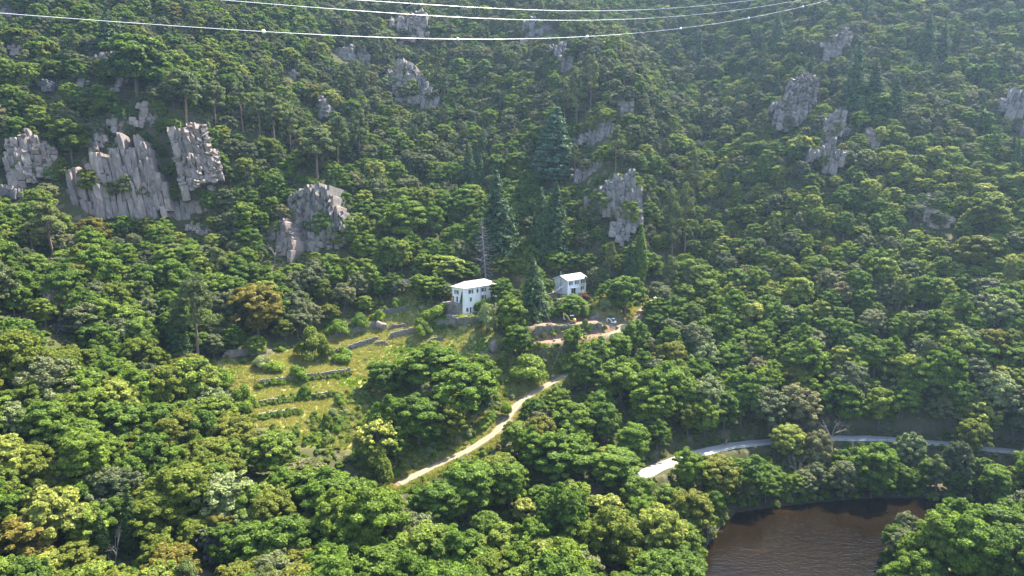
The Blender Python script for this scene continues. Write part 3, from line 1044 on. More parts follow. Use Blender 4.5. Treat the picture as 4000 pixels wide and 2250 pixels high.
def cliff(label, poly, yaw=0, tilt=72, bw=(1.6, 3.4), bh=(2.2, 6.5), slant=0.12, mat='rock', forward=1.0, rough=1.1, name='rock_outcrop', base=None):
    r = np.random.default_rng(900 + len(CLIFFS))
    xs, ys = [p[0] for p in poly], [p[1] for p in poly]
    yb = max(ys)
    xb = np.mean([p[0] for p in poly if p[1] > yb - 0.25 * (yb - min(ys))])
    P0 = hit(xb, yb) if base is None else at_y(xb, yb, base)
    ya = math.radians(yaw)
    n0 = Vector((math.sin(ya), -math.cos(ya), 0))          # outward
    u = Vector((math.cos(ya), math.sin(ya), 0))
    tl = math.radians(tilt)
    v = (Vector((0, 0, 1)) * math.sin(tl) - n0 * math.cos(tl)).normalized()
    n = u.cross(v)
    O = Vector(P0) + n0 * forward
    uv = []
    for x, y in poly:
        d = Vector(ray(x, y))
        t = (O - Vector((0, 0, CAMZ))).dot(n) / d.dot(n)
        q = Vector((0, 0, CAMZ)) + d * t - O
        uv.append((q.dot(u), q.dot(v)))
    us, vs = [p[0] for p in uv], [p[1] for p in uv]
    root = link(name, None, loc=O)
    tag(root, label, 'rock')
    CLIFFS.append((poly, O.y, label, root))
    sl = slant
    a = min(us) - sl * max(0, max(vs))
    inv = Matrix.Translation(-O)
    colo = 0.0
    while a < max(us) + abs(sl) * (max(vs) - min(vs)):
        wd = r.uniform(*bw) * 0.68
        colo = 0.55 * colo + r.normal(0, rough * 0.5)
        z = min(vs) - r.uniform(0.2, 2)
        while z < max(vs):
            ht = r.uniform(*bh) * r.choice((0.4, 0.65, 0.95))
            cu, cv = a + wd / 2 + sl * (z + ht / 2), z + ht / 2
            if inside(uv, [cu], [cv])[0]:
                off = colo + r.normal(0, rough * 0.24)
                c = O + u * cu + v * cv
                back = 1.0
                while back < 22 and float(hz(c.x - n0.x * back, c.y - n0.y * back)) < c.z + ht * 0.4:
                    back += 1.0
                dep = back + 1.5 + max(0, off)
                ctr = c + n * off - n0 * (dep / 2)
                rot = Matrix((u, -n0, v)).transposed().to_4x4() @ Matrix.Rotation(math.atan(sl) + r.normal(0, 0.045), 4, 'Y') @ Matrix.Rotation(r.normal(0, 0.12) * min(1, 4 / dep), 4, 'Z') @ Matrix.Rotation(r.normal(0, 0.06) * min(1, 4 / dep), 4, 'X')
                o = link('rock_block', PIECES[mat][int(r.integers(10))], root)
                o.matrix_local = inv @ Matrix.Translation(ctr) @ rot @ Matrix.Diagonal((wd * 1.06 * r.choice((-1, 1)), dep, ht * 1.08, 1))
            z += ht
        a += wd
    return root


Z2 = lambda p: zoomed(0, 400, 2.07, p)
Z3 = lambda p: zoomed(900, 600, 2.415, p)
Z8 = lambda p: zoomed(1700, 400, 2.07, p)
ZA = lambda p: zoomed(0, 0, 1.9815, p)
ZB = lambda p: zoomed(1300, 0, 1.9815, p)
ZC = lambda p: zoomed(2600, 0, 1.84, p)
ZD = lambda p: zoomed(2600, 600, 1.84, p)
cliff('long grey cliff of leaning columns below the pine', Z2([(465, 900), (480, 700), (640, 520), (760, 480), (880, 400), (990, 370), (1110, 380), (1200, 340), (1230, 560), (1390, 700), (1330, 900), (1000, 930), (700, 940)]), yaw=8, tilt=76, bw=(1.7, 3.6), bh=(5, 13), slant=-0.16, rough=1.4)
cliff('pale blocky rock tower right of the long cliff', Z2([(1350, 270), (1520, 200), (1640, 190), (1700, 350), (1790, 440), (1810, 600), (1740, 690), (1600, 720), (1400, 790), (1370, 600), (1380, 420)]), yaw=22, tilt=74, bw=(2.2, 4.4), bh=(2.5, 6), slant=-0.14, rough=1.3, base=262)
cliff('grey footing of the pale rock tower', Z2([(1340, 900), (1400, 790), (1700, 700), (1740, 800), (1640, 900), (1480, 940)]), yaw=15, bw=(2, 4), bh=(3, 6), slant=-0.15, mat='rock_grey')
cliff('pale cliff of square blocks at the left edge', Z2([(20, 420), (30, 340), (280, 250), (330, 290), (400, 350), (470, 400), (460, 560), (350, 640), (210, 690), (130, 690), (20, 640), (0, 600)]), yaw=25, tilt=74, bw=(2, 3.8), bh=(2.5, 6), slant=-0.1, rough=1.3)
cliff('dark rock foot under the left edge cliff', Z2([(0, 640), (130, 690), (210, 700), (150, 760), (0, 765)]), yaw=15, bw=(2, 4), bh=(2, 4), mat='rock_grey')
cliff('small upright crag above the long cliff', Z2([(690, 280), (720, 230), (820, 210), (860, 300), (840, 360), (740, 420), (700, 430)]), yaw=15, bw=(1.5, 3), bh=(2, 4.5), slant=-0.12)
cliff('rounded grey knob above the small crag', Z2([(870, 190), (900, 150), (1000, 90), (1060, 120), (1140, 160), (1140, 210), (1000, 260), (960, 330), (900, 250)]), yaw=10, bw=(1.8, 3.5), bh=(2, 4))
cliff('tilted slab crag left of the tall pine', Z2([(1100, 30), (1250, 0), (1270, 120), (1230, 190), (1160, 160), (1120, 100)]), yaw=15, bw=(1.8, 3.6), bh=(2, 3.5), slant=0.25)
cliff('grey buttress with overhang above the round oaks', Z3([(490, 640), (500, 510), (560, 500), (620, 400), (740, 340), (870, 350), (960, 420), (970, 500), (1070, 620), (1090, 720), (1040, 780), (880, 830), (840, 930), (640, 900), (610, 760)]), yaw=-4, tilt=76, bw=(2, 4), bh=(4, 9), slant=0.08, mat='rock_grey', rough=1.5)
cliff('pale rock prow on the left of the grey buttress', Z3([(360, 700), (470, 630), (520, 650), (610, 800), (620, 960), (590, 1000), (490, 1000), (440, 860), (370, 850)]), yaw=-15, bw=(1.5, 3), bh=(3, 6), slant=0.1)
cliff('brown block at the right foot of the grey buttress', Z3([(1090, 640), (1160, 650), (1185, 760), (1100, 830), (1060, 900), (880, 930), (900, 840), (1040, 790)]), yaw=10, bw=(2, 3.6), bh=(2.5, 5), mat='rock')
cliff('rugged grey cliff above the slim poplar', Z8([(1150, 900), (1200, 800), (1280, 750), (1370, 670), (1500, 610), (1590, 540), (1640, 700), (1660, 850), (1670, 1000), (1600, 1040), (1500, 960), (1400, 930), (1250, 950)]), yaw=-5, tilt=72, bw=(1.8, 3.6), bh=(2.5, 6), slant=-0.06, mat='rock_grey', rough=1.4)
cliff('lower tongue of the rugged cliff by the poplar', Z8([(1420, 1010), (1490, 970), (1620, 1040), (1630, 1090), (1560, 1100), (1520, 1190), (1440, 1130)]), yaw=-5, tilt=64, bw=(2.4, 4), bh=(2.0, 3.6), mat='rock_grey', rough=0.6)
cliff('stepped rock ridge beside the blue cedar', Z8([(1080, 330), (1230, 250), (1280, 190), (1340, 60), (1370, 40), (1400, 110), (1460, 220), (1430, 300), (1340, 340), (1200, 345)]), yaw=-8, bw=(1.8, 3.4), bh=(2.2, 5), mat='rock_grey')
cliff('small ledge rocks between cedar and rugged cliff', Z8([(1110, 590), (1180, 550), (1290, 500), (1420, 490), (1440, 550), (1300, 600), (1170, 660), (1130, 660)]), yaw=-5, bw=(1.8, 3.2), bh=(1.6, 3.2), mat='rock_grey')
cliff('cracked cliff with orange streak under the wires', ZB([(430, 560), (520, 510), (640, 530), (700, 600), (760, 700), (820, 820), (700, 830), (620, 800), (480, 770), (430, 700)]), yaw=-5, bw=(2.2, 4.5), bh=(3, 7), mat='rock_grey', rough=1.6)
cliff('high pinkish crag just below the lowest wire', ZB([(450, 190), (560, 150), (650, 120), (720, 130), (730, 280), (620, 330), (520, 350), (490, 260)]), yaw=0, bw=(2.2, 4.5), bh=(3, 7), mat='rock')
cliff('blocky crag left of the high pinkish crag', ZB([(0, 410), (60, 360), (150, 370), (180, 480), (100, 480), (0, 450)]), yaw=0, bw=(2.2, 4.5), bh=(2.5, 5), mat='rock_grey')
cliff('pointed grey fang beside the blocky crag', ZB([(190, 420), (230, 370), (290, 430), (295, 490), (220, 490)]), yaw=0, bw=(2, 3.6), bh=(2.5, 5), mat='rock_grey')
cliff('hazy rock dome on the spur under the wires', ZB([(1430, 320), (1470, 190), (1560, 150), (1650, 160), (1730, 240), (1690, 280), (1600, 260), (1500, 330)]), yaw=0, bw=(2.5, 5), bh=(3, 6), mat='rock_grey')
cliff('grey crag on the spur among pines', ZB([(1690, 390), (1800, 340), (1870, 480), (1830, 560), (1770, 540)]), yaw=0, bw=(2.2, 4.5), bh=(2.5, 6), mat='rock_grey')
cliff('blunt rock at the right end of the spur', ZB([(2190, 730), (2290, 690), (2350, 780), (2330, 870), (2230, 860)]), yaw=0, bw=(2, 4), bh=(2.5, 5), mat='rock_grey')
cliff('tall scaly crag on the right slope', ZC([(760, 800), (870, 720), (900, 600), (1040, 530), (1110, 620), (1100, 700), (1030, 830), (960, 900), (870, 970), (780, 920)]), yaw=-12, bw=(2.2, 4.2), bh=(2.2, 5), mat='rock_grey')
cliff('tilted grey slab below the scaly crag', ZC([(1110, 970), (1190, 830), (1290, 800), (1310, 1000), (1200, 1040), (1110, 1040)]), yaw=-12, bw=(2.2, 4.4), bh=(3, 6), slant=0.2, mat='rock_grey')
cliff('pale rock head in the middle of right slope', ZC([(1040, 1110), (1150, 1080), (1210, 1040), (1290, 1110), (1280, 1220), (1200, 1280), (1120, 1220), (1050, 1180)]), yaw=-12, bw=(2, 4), bh=(3, 7), mat='rock_grey')
cliff('low boulder ledge right of the tilted slab', ZC([(1440, 960), (1530, 950), (1570, 1010), (1500, 1080), (1450, 1060)]), yaw=-10, bw=(2, 3.6), bh=(2, 4), mat='rock')
cliff('hazy high crag under the upper firs', ZC([(1120, 330), (1180, 260), (1300, 230), (1340, 250), (1330, 330), (1230, 410), (1130, 440)]), yaw=-10, bw=(2.5, 5), bh=(2.5, 5), mat='rock_grey')
cliff('big shaded cliff at the right edge', ZC([(2410, 810), (2440, 700), (2590, 680), (2590, 990), (2470, 950)]), yaw=-30, bw=(2.4, 4.5), bh=(3, 8), mat='rock_grey')
cliff('pale scree slab among bushes on the right slope', ZD([(1820, 450), (1900, 300), (1950, 330), (2090, 500), (2030, 550), (1890, 520)]), yaw=-12, tilt=50, bw=(1.8, 3.6), bh=(1.6, 3.2), rough=0.5)
cliff('long slanting ledge below the big dark oak', ZA([(540, 550), (640, 490), (800, 430), (880, 430), (770, 540), (690, 590), (620, 690), (590, 600)]), yaw=12, bw=(2, 4), bh=(2, 4), mat='rock_grey')
cliff('pale bare rock in the top left corner', ZA([(0, 70), (60, 30), (180, 0), (290, 0), (240, 70), (120, 110), (60, 140), (0, 130)]), yaw=15, tilt=50, bw=(2, 4), bh=(1.6, 3), rough=0.5)
cliff('bare ledge by the left edge under the wire', ZA([(60, 380), (130, 350), (170, 400), (100, 450)]), yaw=15, tilt=55, bw=(2, 3), bh=(1.6, 3), rough=0.5)
cliff('little striped rock right of the slanting ledge', ZA([(860, 690), (900, 640), (985, 605), (995, 640), (940, 690), (880, 720)]), yaw=12, bw=(1.8, 3), bh=(1.5, 3), mat='rock_grey')
cliff('dark rock wedge left of the slanting ledge', ZA([(310, 650), (360, 625), (435, 640), (430, 730), (330, 735)]), yaw=12, bw=(1.8, 3.4), bh=(2, 4), mat='rock_dark')
cliff('lone boulder crag high above the pines', ZA([(2210, 590), (2240, 550), (2300, 540), (2310, 600), (2250, 610)]), yaw=0, bw=(1.8, 3), bh=(1.8, 3), mat='rock_grey')
cliff('grey crag right of the pine group', ZA([(2440, 840), (2470, 760), (2530, 770), (2545, 900), (2500, 950), (2450, 910)]), yaw=0, bw=(2, 3.6), bh=(2.5, 5), mat='rock_grey')
cliff('black wet rock in the bottom left woods', zoomed(0, 1600, 1.9815, [(1500, 1060), (1600, 1010), (1700, 1030), (1780, 1080), (1750, 1180), (1690, 1260), (1600, 1190)]), yaw=15, bw=(1.2, 2.4), bh=(1.2, 2.4), mat='rock_dark')
cliff('rubbly bank under the long cliff foot', Z2([(1480, 1040), (1560, 980), (1780, 800), (1900, 830), (2030, 860), (1990, 960), (1780, 1000), (1640, 1080)]), yaw=12, tilt=45, bw=(1.4, 2.6), bh=(1.2, 2.4), rough=0.6)
cliff('broken rubble bank at the left edge', zoomed(0, 1000, 2.07, [(150, 540), (160, 440), (330, 430), (450, 380), (470, 440), (330, 520), (200, 560)]), yaw=20, tilt=40, bw=(0.8, 1.8), bh=(0.7, 1.5), rough=0.4, forward=0.0)
cliff('dark rocky hollow beside the rubble bank', zoomed(0, 1000, 2.07, [(430, 620), (470, 540), (600, 560), (600, 620), (520, 660)]), yaw=20, tilt=50, bw=(1.0, 2.0), bh=(0.9, 1.8), rough=0.4, mat='rock_dark', forward=0.0)

# ------------------------------------------------------------------ dry stone walls of the terraces
for wi, (P, h, lab) in enumerate(WALLS):
    r = np.random.default_rng(700 + wi)
    mb = MB()
    pts = [Vector(p) for p in P]
    n = len(pts) - 1
    for i, (a, c) in enumerate(zip(pts[:-1], pts[1:])):
        L = (c - a).length
        t = (c - a).normalized()
        s = Vector((t.y, -t.x, 0)).normalized()
        q = 0
        while q < L:
            wl = r.uniform(0.35, 0.8)
            par = i + q / L
            hh = h * min(1, max(0.3, min(par, n - par) * 1.2 + 0.35)) * r.uniform(0.88, 1.06)
            z = -0.6
            while z < hh:
                st = r.uniform(0.2, 0.42)
                p = a.lerp(c, min(1, (q + wl / 2) / L)) + s * r.normal(0.12, 0.06) + Vector((0, 0, z + st / 2))
                Mx = Matrix.Translation(p) @ Matrix((t, s, Vector((0, 0, 1)))).transposed().to_4x4() @ Matrix.Rotation(r.normal(0, 0.07), 4, 'X') @ Matrix.Rotation(r.normal(0, 0.09), 4, 'Z')
                k = 0.5 * r.uniform(0.82, 0.98)
                mb.box(-wl * k, wl * k, -0.32, 0.32, -st * k, st * k, Mx)
                z += st
            q += wl
    tag(mb.build('dry_stone_wall', M['stone']), lab, 'stone wall', 'dry stone walls of the terraces', 'thing')

# split boulder on the terrace
b0 = hit(1490, 1290)


def boulder(name, label, loc, size, mat, seed, parent=None, halves=1):
    root = link(name, None, loc=loc)
    tag(root, label, 'boulder')
    r = np.random.default_rng(seed)
    for k in range(halves):
        bm = bmesh.new()
        bmesh.ops.create_icosphere(bm, subdivisions=3, radius=1)
        dirs = [unit(r.normal(size=3)) for _ in range(9)]
        for v in bm.verts:
            for d in dirs:
                dd = Vector(d)
                ov = v.co.dot(dd) - r_cut[k % 3]
                if ov > 0:
                    v.co -= dd * ov
        me = bpy.data.meshes.new('rock_half' if halves > 1 else 'rock_mass')
        bm.to_mesh(me)
        bm.free()
        me.materials.append(mat)
        o = link(me.name, me, root, scl=size, rot=(0, 0.25 * k, r.uniform(0, 6)))
        o.location = (size[0] * 0.95 * (k - (halves - 1) / 2), 0.4 * k, size[2] * (0.55 - 0.25 * k))
    return root


r_cut = (0.72, 0.66, 0.7)
boulder('boulder', 'big pale split boulder standing on the terrace wall', tuple(b0 + (0, 0, 0.6)), (1.5, 1.5, 1.9), M['rock'], 801, halves=2)
for i, (x, y, s, lab) in enumerate([(2140, 1271, 0.7, 'rounded boulder left of the two on the dug bench'), (2152, 1270, 0.55, 'smaller boulder right of its neighbour on the dug bench'), (2165, 1333, 0.6, 'lone stone on the red soil ramp'), (2412, 1285, 0.6, 'pale stone below the small digger'), (1928, 1378, 1.5, 'pale weathered standing rock among brambles'), (2160, 1478, 1.0, 'flat brown rock beside the dirt track'), (1362, 2230, 1.6, 'pale rock low in the left woods')]):
    p = hit(x, y)
    boulder('boulder', lab, tuple(p + (0, 0, 0.1)), (s, s * 0.9, s * (1.8 if i == 4 else 0.75)), M['rock'], 820 + i)
# ------------------------------------------------------------------ buildings
def plaster(name, col, stain, rough=0.9):
    m, nt, b, o = new_mat(name)
    w = coords(nt, 'World', (1, 1, 0.35))
    n1, n2 = noise(nt, 0.7, 6, w, 0.65), noise(nt, 3.5, 5, coords(nt, 'World'), 0.7)
    c = mixc(nt, ramp(nt, n1, [(0.45, (0, 0, 0)), (0.75, (0.8, 0.8, 0.8))]), col, stain)
    c = mixc(nt, ramp(nt, n2, [(0.55, (0, 0, 0)), (0.75, (0.5, 0.5, 0.5))]), c, tuple(x * 0.75 for x in col))
    nt.links.new(c, b.inputs['Base Color'])
    b.inputs['Roughness'].default_value = rough
    bump(nt, b, n2, 0.3, 0.03)
    return m


def tiles(name, col):
    m, nt, b, o = new_mat(name)
    w = coords(nt, 'World')
    n1 = noise(nt, 2.2, 6, w, 0.7)
    c = ramp(nt, n1, [(0.3, tuple(x * 0.72 for x in col)), (0.5, col), (0.75, tuple(min(0.85, x * 1.2) for x in col))])
    nt.links.new(c, b.inputs['Base Color'])
    b.inputs['Roughness'].default_value = 0.85
    wv = node(nt, 'ShaderNodeTexWave', ins={'Scale': 3.2, 'Distortion': 0.6})
    nt.links.new(coords(nt, 'Object'), wv.inputs['Vector'])
    bump(nt, b, wv.outputs['Fac'], 0.5, 0.06)
    return m


M['plaster'] = plaster('farmhouse_plaster', (0.70, 0.675, 0.63), (0.5, 0.44, 0.37))
M['render'] = plaster('white_render', (0.78, 0.78, 0.77), (0.66, 0.65, 0.63))
M['blockwork'] = plaster('grey_blockwork', (0.50, 0.48, 0.44), (0.36, 0.34, 0.31))
M['tiles'] = tiles('pale_roof_tiles', (0.50, 0.44, 0.38))
M['tiles2'] = tiles('tan_roof_tiles', (0.33, 0.245, 0.18))
M['sheet'] = tiles('grey_roof_sheet', (0.46, 0.44, 0.43))
M['shutter'] = paint('brown_shutter', (0.085, 0.055, 0.05), 0.7, 0.25, 4)
M['shutter_red'] = paint('maroon_shutter', (0.115, 0.055, 0.062), 0.7, 0.25, 4)
M['frame'] = paint('white_frame', (0.72, 0.72, 0.70), 0.5, 0.05)
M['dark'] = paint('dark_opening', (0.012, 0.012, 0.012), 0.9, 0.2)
M['wood'] = paint('ochre_wood', (0.33, 0.16, 0.06), 0.8, 0.2, 4)
M['metal'] = paint('zinc', (0.32, 0.32, 0.33), 0.45, 0.1, 2, 0.6)
m, nt, b, o = new_mat('window_glass')
b.inputs['Base Color'].default_value = (0.02, 0.025, 0.03, 1)
b.inputs['Roughness'].default_value = 0.08
M['glass'] = m


def wall_panel(mb, length, height, holes, place, depth=0.4):
    """a wall in its own x,z plane with openings cut through and their reveals; place maps (x, inward, z) to the house"""
    xs = sorted({0, length, *[h[0] for h in holes], *[h[1] for h in holes]})
    zs = sorted({0, height, *[h[2] for h in holes], *[h[3] for h in holes]})
    for x0, x1 in zip(xs[:-1], xs[1:]):
        for z0, z1 in zip(zs[:-1], zs[1:]):
            cx, cz = (x0 + x1) / 2, (z0 + z1) / 2
            if any(h[0] < cx < h[1] and h[2] < cz < h[3] for h in holes):
                continue
            mb.poly([place(x0, 0, z0), place(x1, 0, z0), place(x1, 0, z1), place(x0, 0, z1)], [(0, 1, 2, 3)])
    for x0, x1, z0, z1 in holes:
        for p, q in (((x0, z0), (x1, z0)), ((x1, z0), (x1, z1)), ((x1, z1), (x0, z1)), ((x0, z1), (x0, z0))):
            mb.poly([place(p[0], 0, p[1]), place(q[0], 0, q[1]), place(q[0], depth, q[1]), place(p[0], depth, p[1])], [(0, 1, 2, 3)])


def window(root, place, x0, x1, z0, z1, shutters='open', smat='shutter', sill=False, door=False):
    """window > frame, pane, shutter, sill, all set in the opening"""
    P = lambda mb, a, c, d, e, f, g: mb.poly([place(x, y, z) for z in (f, g) for x, y in ((a, d), (c, d), (c, e), (a, e))], [(3, 2, 1, 0), (4, 5, 6, 7), (0, 1, 5, 4), (1, 2, 6, 5), (2, 3, 7, 6), (3, 0, 4, 7)])
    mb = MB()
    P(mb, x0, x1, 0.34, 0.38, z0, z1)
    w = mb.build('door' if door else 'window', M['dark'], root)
    if shutters != 'shut' and not door:
        fr = MB()
        t = 0.08
        for a, c, f, g in ((x0, x0 + t, z0, z1), (x1 - t, x1, z0, z1), (x0 + t, x1 - t, z0, z0 + t), (x0 + t, x1 - t, z1 - t, z1), ((x0 + x1) / 2 - t / 2, (x0 + x1) / 2 + t / 2, z0 + t, z1 - t)):
            P(fr, a, c, 0.22, 0.28, f, g)
        fr.build('frame', M['frame'], w)
        mid = (x0 + x1) / 2
        for a, c in ((x0 + t, mid - t / 2), (mid + t / 2, x1 - t)):
            P(MB(), a, c, 0.24, 0.26, z0 + t, z1 - t).build('pane', M['glass'], w)
    hw = (x1 - x0) / 2
    if shutters == 'open':
        for a, c in ((x0 - hw - 0.1, x0 - 0.04), (x1 + 0.04, x1 + hw + 0.1)):
            P(MB(), a, c, -0.09, -0.03, z0, z1).build('shutter', M[smat], w)
    elif shutters == 'shut':
        mid = (x0 + x1) / 2
        for a, c in ((x0 + 0.02, mid - 0.02), (mid + 0.02, x1 - 0.02)):
            P(MB(), a, c, 0.02, 0.08, z0 + 0.02, z1 - 0.02).build('shutter', M[smat], w)
    if sill:
        P(MB(), x0 - 0.15, x1 + 0.15, -0.16, 0.1, z0 - 0.16, z0 - 0.002).build('sill', M['frame'], w)
    return w


def local_front(L):
    return lambda x, y, z: (x, y, z)


def gable_end(W):                                    # left wall: x runs from the back corner to the front one
    return lambda x, y, z: (y, W - x, z)


# farmhouse
L1, W1, E1 = 16.8, 6.0, 9.5
fh = link('farmhouse', None, loc=tuple(H1), rot=(0, 0, TH))
tag(fh, 'three storey white farmhouse with pale hipped roof', 'house')
f = lambda s: s * L1
fr_w = [(f(.225), 1.05, 7.2, 8.7, 'open'), (f(.425), 0.95, 7.2, 8.7, 'shut'), (f(.61), 1.0, 7.2, 8.75, 'open'), (f(.895), 0.85, 7.3, 8.6, 'open'),
        (f(.225), 0.95, 4.3, 5.8, 'shut'), (f(.61), 1.0, 4.4, 5.9, 'open'), (f(.745), 0.3, 5.0, 5.4, 'none'), (f(.895), 0.85, 4.5, 5.8, 'open'), (f(.12), 1.1, 0.7, 2.1, 'shut')]
holes = [(x - w / 2, x + w / 2, a, c) for x, w, a, c, k in fr_w] + [(f(.215) - 0.5 + 0.15, f(.215) + 0.65, 0.03, 2.15)]
mb = MB()
wall_panel(mb, L1, E1, holes, local_front(L1))
g_w = [(2.45, 1.0, 7.1, 8.6, 'open'), (2.6, 1.1, 4.0, 6.2, 'door')]
wall_panel(mb, W1, E1, [(x - w / 2, x + w / 2, a, c) for x, w, a, c, k in g_w], gable_end(W1))
mb.poly([(0, W1, 0), (L1, W1, 0), (L1, W1, E1), (0, W1, E1)], [(0, 1, 2, 3)])
mb.poly([(L1, 0, 0), (L1, W1, 0), (L1, W1, E1), (L1, 0, E1)], [(0, 1, 2, 3)])
mb.build('wall', M['plaster'], fh)
for x, w, a, c, k in fr_w:
    window(fh, local_front(L1), x - w / 2, x + w / 2, a, c, k)
window(fh, local_front(L1), holes[-1][0], holes[-1][1], 0.03, 2.15, 'none', door=True)
window(fh, gable_end(W1), g_w[0][0] - 0.5, g_w[0][0] + 0.5, 7.1, 8.6, 'open')
d0 = window(fh, gable_end(W1), g_w[1][0] - 0.55, g_w[1][0] + 0.55, 4.0, 6.2, 'none', door=True)
MB().box(-0.12, -0.04, W1 - 1.0, W1 - 0.05, 4.0, 6.2).build('door_leaf', M['wood'], fh)
dm = MB()
for y0, y1, z0, z1 in ((W1 - 3.35, W1 - 3.17, 4.0, 6.4), (W1 - 2.03, W1 - 1.85, 4.0, 6.4), (W1 - 3.17, W1 - 2.03, 6.22, 6.4)):
    dm.box(-0.05, 0.02, y0, y1, z0, z1)
dm.build('door_surround', M['frame'], d0)
ov, rise = 0.45, 1.7
e0, e1 = E1 + 0.02, E1 + 0.2
A = [(-ov, -ov), (L1 + ov, -ov), (L1 + ov, W1 + ov), (-ov, W1 + ov)]
rd = [(3.0, W1 / 2, e1 + rise), (L1 - 3.0, W1 / 2, e1 + rise)]
mb = MB().poly([(x, y, e0) for x, y in A] + [(x, y, e1) for x, y in A] + rd,
               [(3, 2, 1, 0), (0, 1, 5, 4), (1, 2, 6, 5), (2, 3, 7, 6), (3, 0, 4, 7), (4, 5, 9, 8), (6, 7, 8, 9), (5, 6, 9), (7, 4, 8)])
rf = mb.build('roof', M['tiles'], fh)
rt = MB()
rt.tube([rd[0], rd[1]], 0.13, 6)
for q, k in ((A[0], 0), (A[1], 1), (A[2], 1), (A[3], 0)):
    rt.tube([(q[0], q[1], e1 + 0.02), rd[k]], 0.1, 6)
rt.build('ridge_tile', M['tiles'], rf)
# each course of tiles along the front slope, standing a little proud
cm = MB()
for k in range(1, 9):
    t = k / 9
    a = Vector((A[0][0], A[0][1], e1)).lerp(Vector(rd[0]), t)
    c = Vector((A[1][0], A[1][1], e1)).lerp(Vector(rd[1]), t)
    cm.tube([a + Vector((0, 0, 0.0)), c + Vector((0, 0, 0.0))], 0.045, 4)
tag(cm.build('tile_course', M['tiles'], rf), kind='stuff')
MB().tube([(f(.52), -0.12, 0.3), (f(.52), -0.12, E1 - 0.1)], 0.07, 6).build('drainpipe', M['metal'], fh)
gm = MB().tube([(-ov, -ov - 0.08, e0 + 0.02), (L1 + ov, -ov - 0.08, e0 + 0.02)], 0.09, 6)
gm.build('gutter', M['metal'], fh)
# lean-to on the right end
lt = MB()
lt.box(L1 + 0.01, L1 + 2.6, 1.2, W1 - 0.3, -0.2, 5.2)
lo = lt.build('annex', M['render'], fh)
MB().poly([(L1 - 0.0 + 0.02, 0.8, 5.9), (L1 + 3.0, 0.8, 5.25), (L1 + 3.0, W1, 5.25), (L1 + 0.02, W1, 5.9), (L1 + 0.02, 0.8, 6.0), (L1 + 3.0, 0.8, 5.35), (L1 + 3.0, W1, 5.35), (L1 + 0.02, W1, 6.0)],
          [(3, 2, 1, 0), (4, 5, 6, 7), (0, 1, 5, 4), (1, 2, 6, 5), (2, 3, 7, 6), (3, 0, 4, 7)]).build('annex_roof', M['sheet'], fh)


def hpos(o, x, y, z=0):
    q = np.array(o[:2]) + UX * x + VX * y
    return (float(q[0]), float(q[1]), float(o[2] + z))


def rubble_block(name, label, o, x0, x1, y0, y1, z0, z1, slope=0.0, seed=1):
    """mass of rough stones: a stone-faced landing or steps"""
    r = np.random.default_rng(seed)
    mb = MB()
    mb.box(x0 + 0.25, x1 - 0.25, y0 + 0.25, y1 - 0.05, z0, z1 - 0.15 - abs(slope) * 0)
    for face in ('front', 'left', 'top'):
        for _ in range(int(90 * (x1 - x0))):
            u, v_ = r.random(), r.random()
            x = x0 + (x1 - x0) * u
            y, z = (y0 + 0.2, z0 + (z1 - z0) * v_) if face == 'front' else ((y0 + (y1 - y0) * v_, z1 - 0.1) if face == 'top' else (y0 + (y1 - y0) * u, z0 + (z1 - z0) * v_))
            if face == 'left':
                x = x0 + 0.2
            s = r.uniform(0.12, 0.26)
            mb.box(-s * 1.3, s * 1.3, -s, s, -s * 0.7, s * 0.7, Matrix.Translation((x, y, z)) @ Matrix.Rotation(r.normal(0, 0.2), 4, 'Z') @ Matrix.Rotation(r.normal(0, 0.15), 4, 'X'))
    ob = mb.build(name, M['stone'], loc=tuple(o), rot=(0, 0, TH))
    return tag(ob, label, 'stone wall', None, 'thing')


rubble_block('stone_landing', 'rough stone landing under the side door of the farmhouse', H1, -3.0, -0.03, 0.5, W1 + 2, -2.5, 3.9, seed=5)
rubble_block('stone_steps', 'tumbled pale stone steps at the left foot of the farmhouse', H1, -5.5, -3.1, -0.6, 3.0, -3.5, 0.2, seed=6)

# low tiled outhouse behind the farmhouse
oh = link('outhouse', None, loc=hpos(H1, 20.5, 6.5, 3.0), rot=(0, 0, TH))
tag(oh, 'low stone outhouse with tan tiled roof behind the farmhouse', 'house')
MB().box(0, 10.5, 0, 5, -1, 3.6).build('wall', M['stone'], oh)
mb = MB().prism([(-0.6, 3.45), (5.6, 5.3), (5.6, 5.5), (-0.6, 3.65)], 0, 1)
mb.v = [(y * 11.7 - 0.6, x, z) for x, y, z in mb.v]
mb.build('roof', M['tiles2'], oh)
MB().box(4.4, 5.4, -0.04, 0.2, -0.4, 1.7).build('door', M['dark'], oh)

# tumbledown hut left of the farmhouse
hp = hit(1612, 1135)
hu = link('stone_hut', None, loc=tuple(hp), rot=(0, 0, TH - 0.2))
tag(hu, 'small ruined hut with sagging tile roof among trees', 'hut')
MB().box(-2.6, 2.6, 0, 4, -1, 2.4).build('wall', M['stone'], hu)
mb = MB().prism([(-0.6, 2.3), (4.4, 3.5), (4.4, 3.7), (-0.6, 2.5)], 0, 1)
mb.v = [(y * 6.4 - 3.2, x, z) for x, y, z in mb.v]
mb.build('roof', M['tiles2'], hu)
MB().box(-0.5, 0.5, -0.04, 0.2, 0, 1.9).build('door', M['dark'], hu)

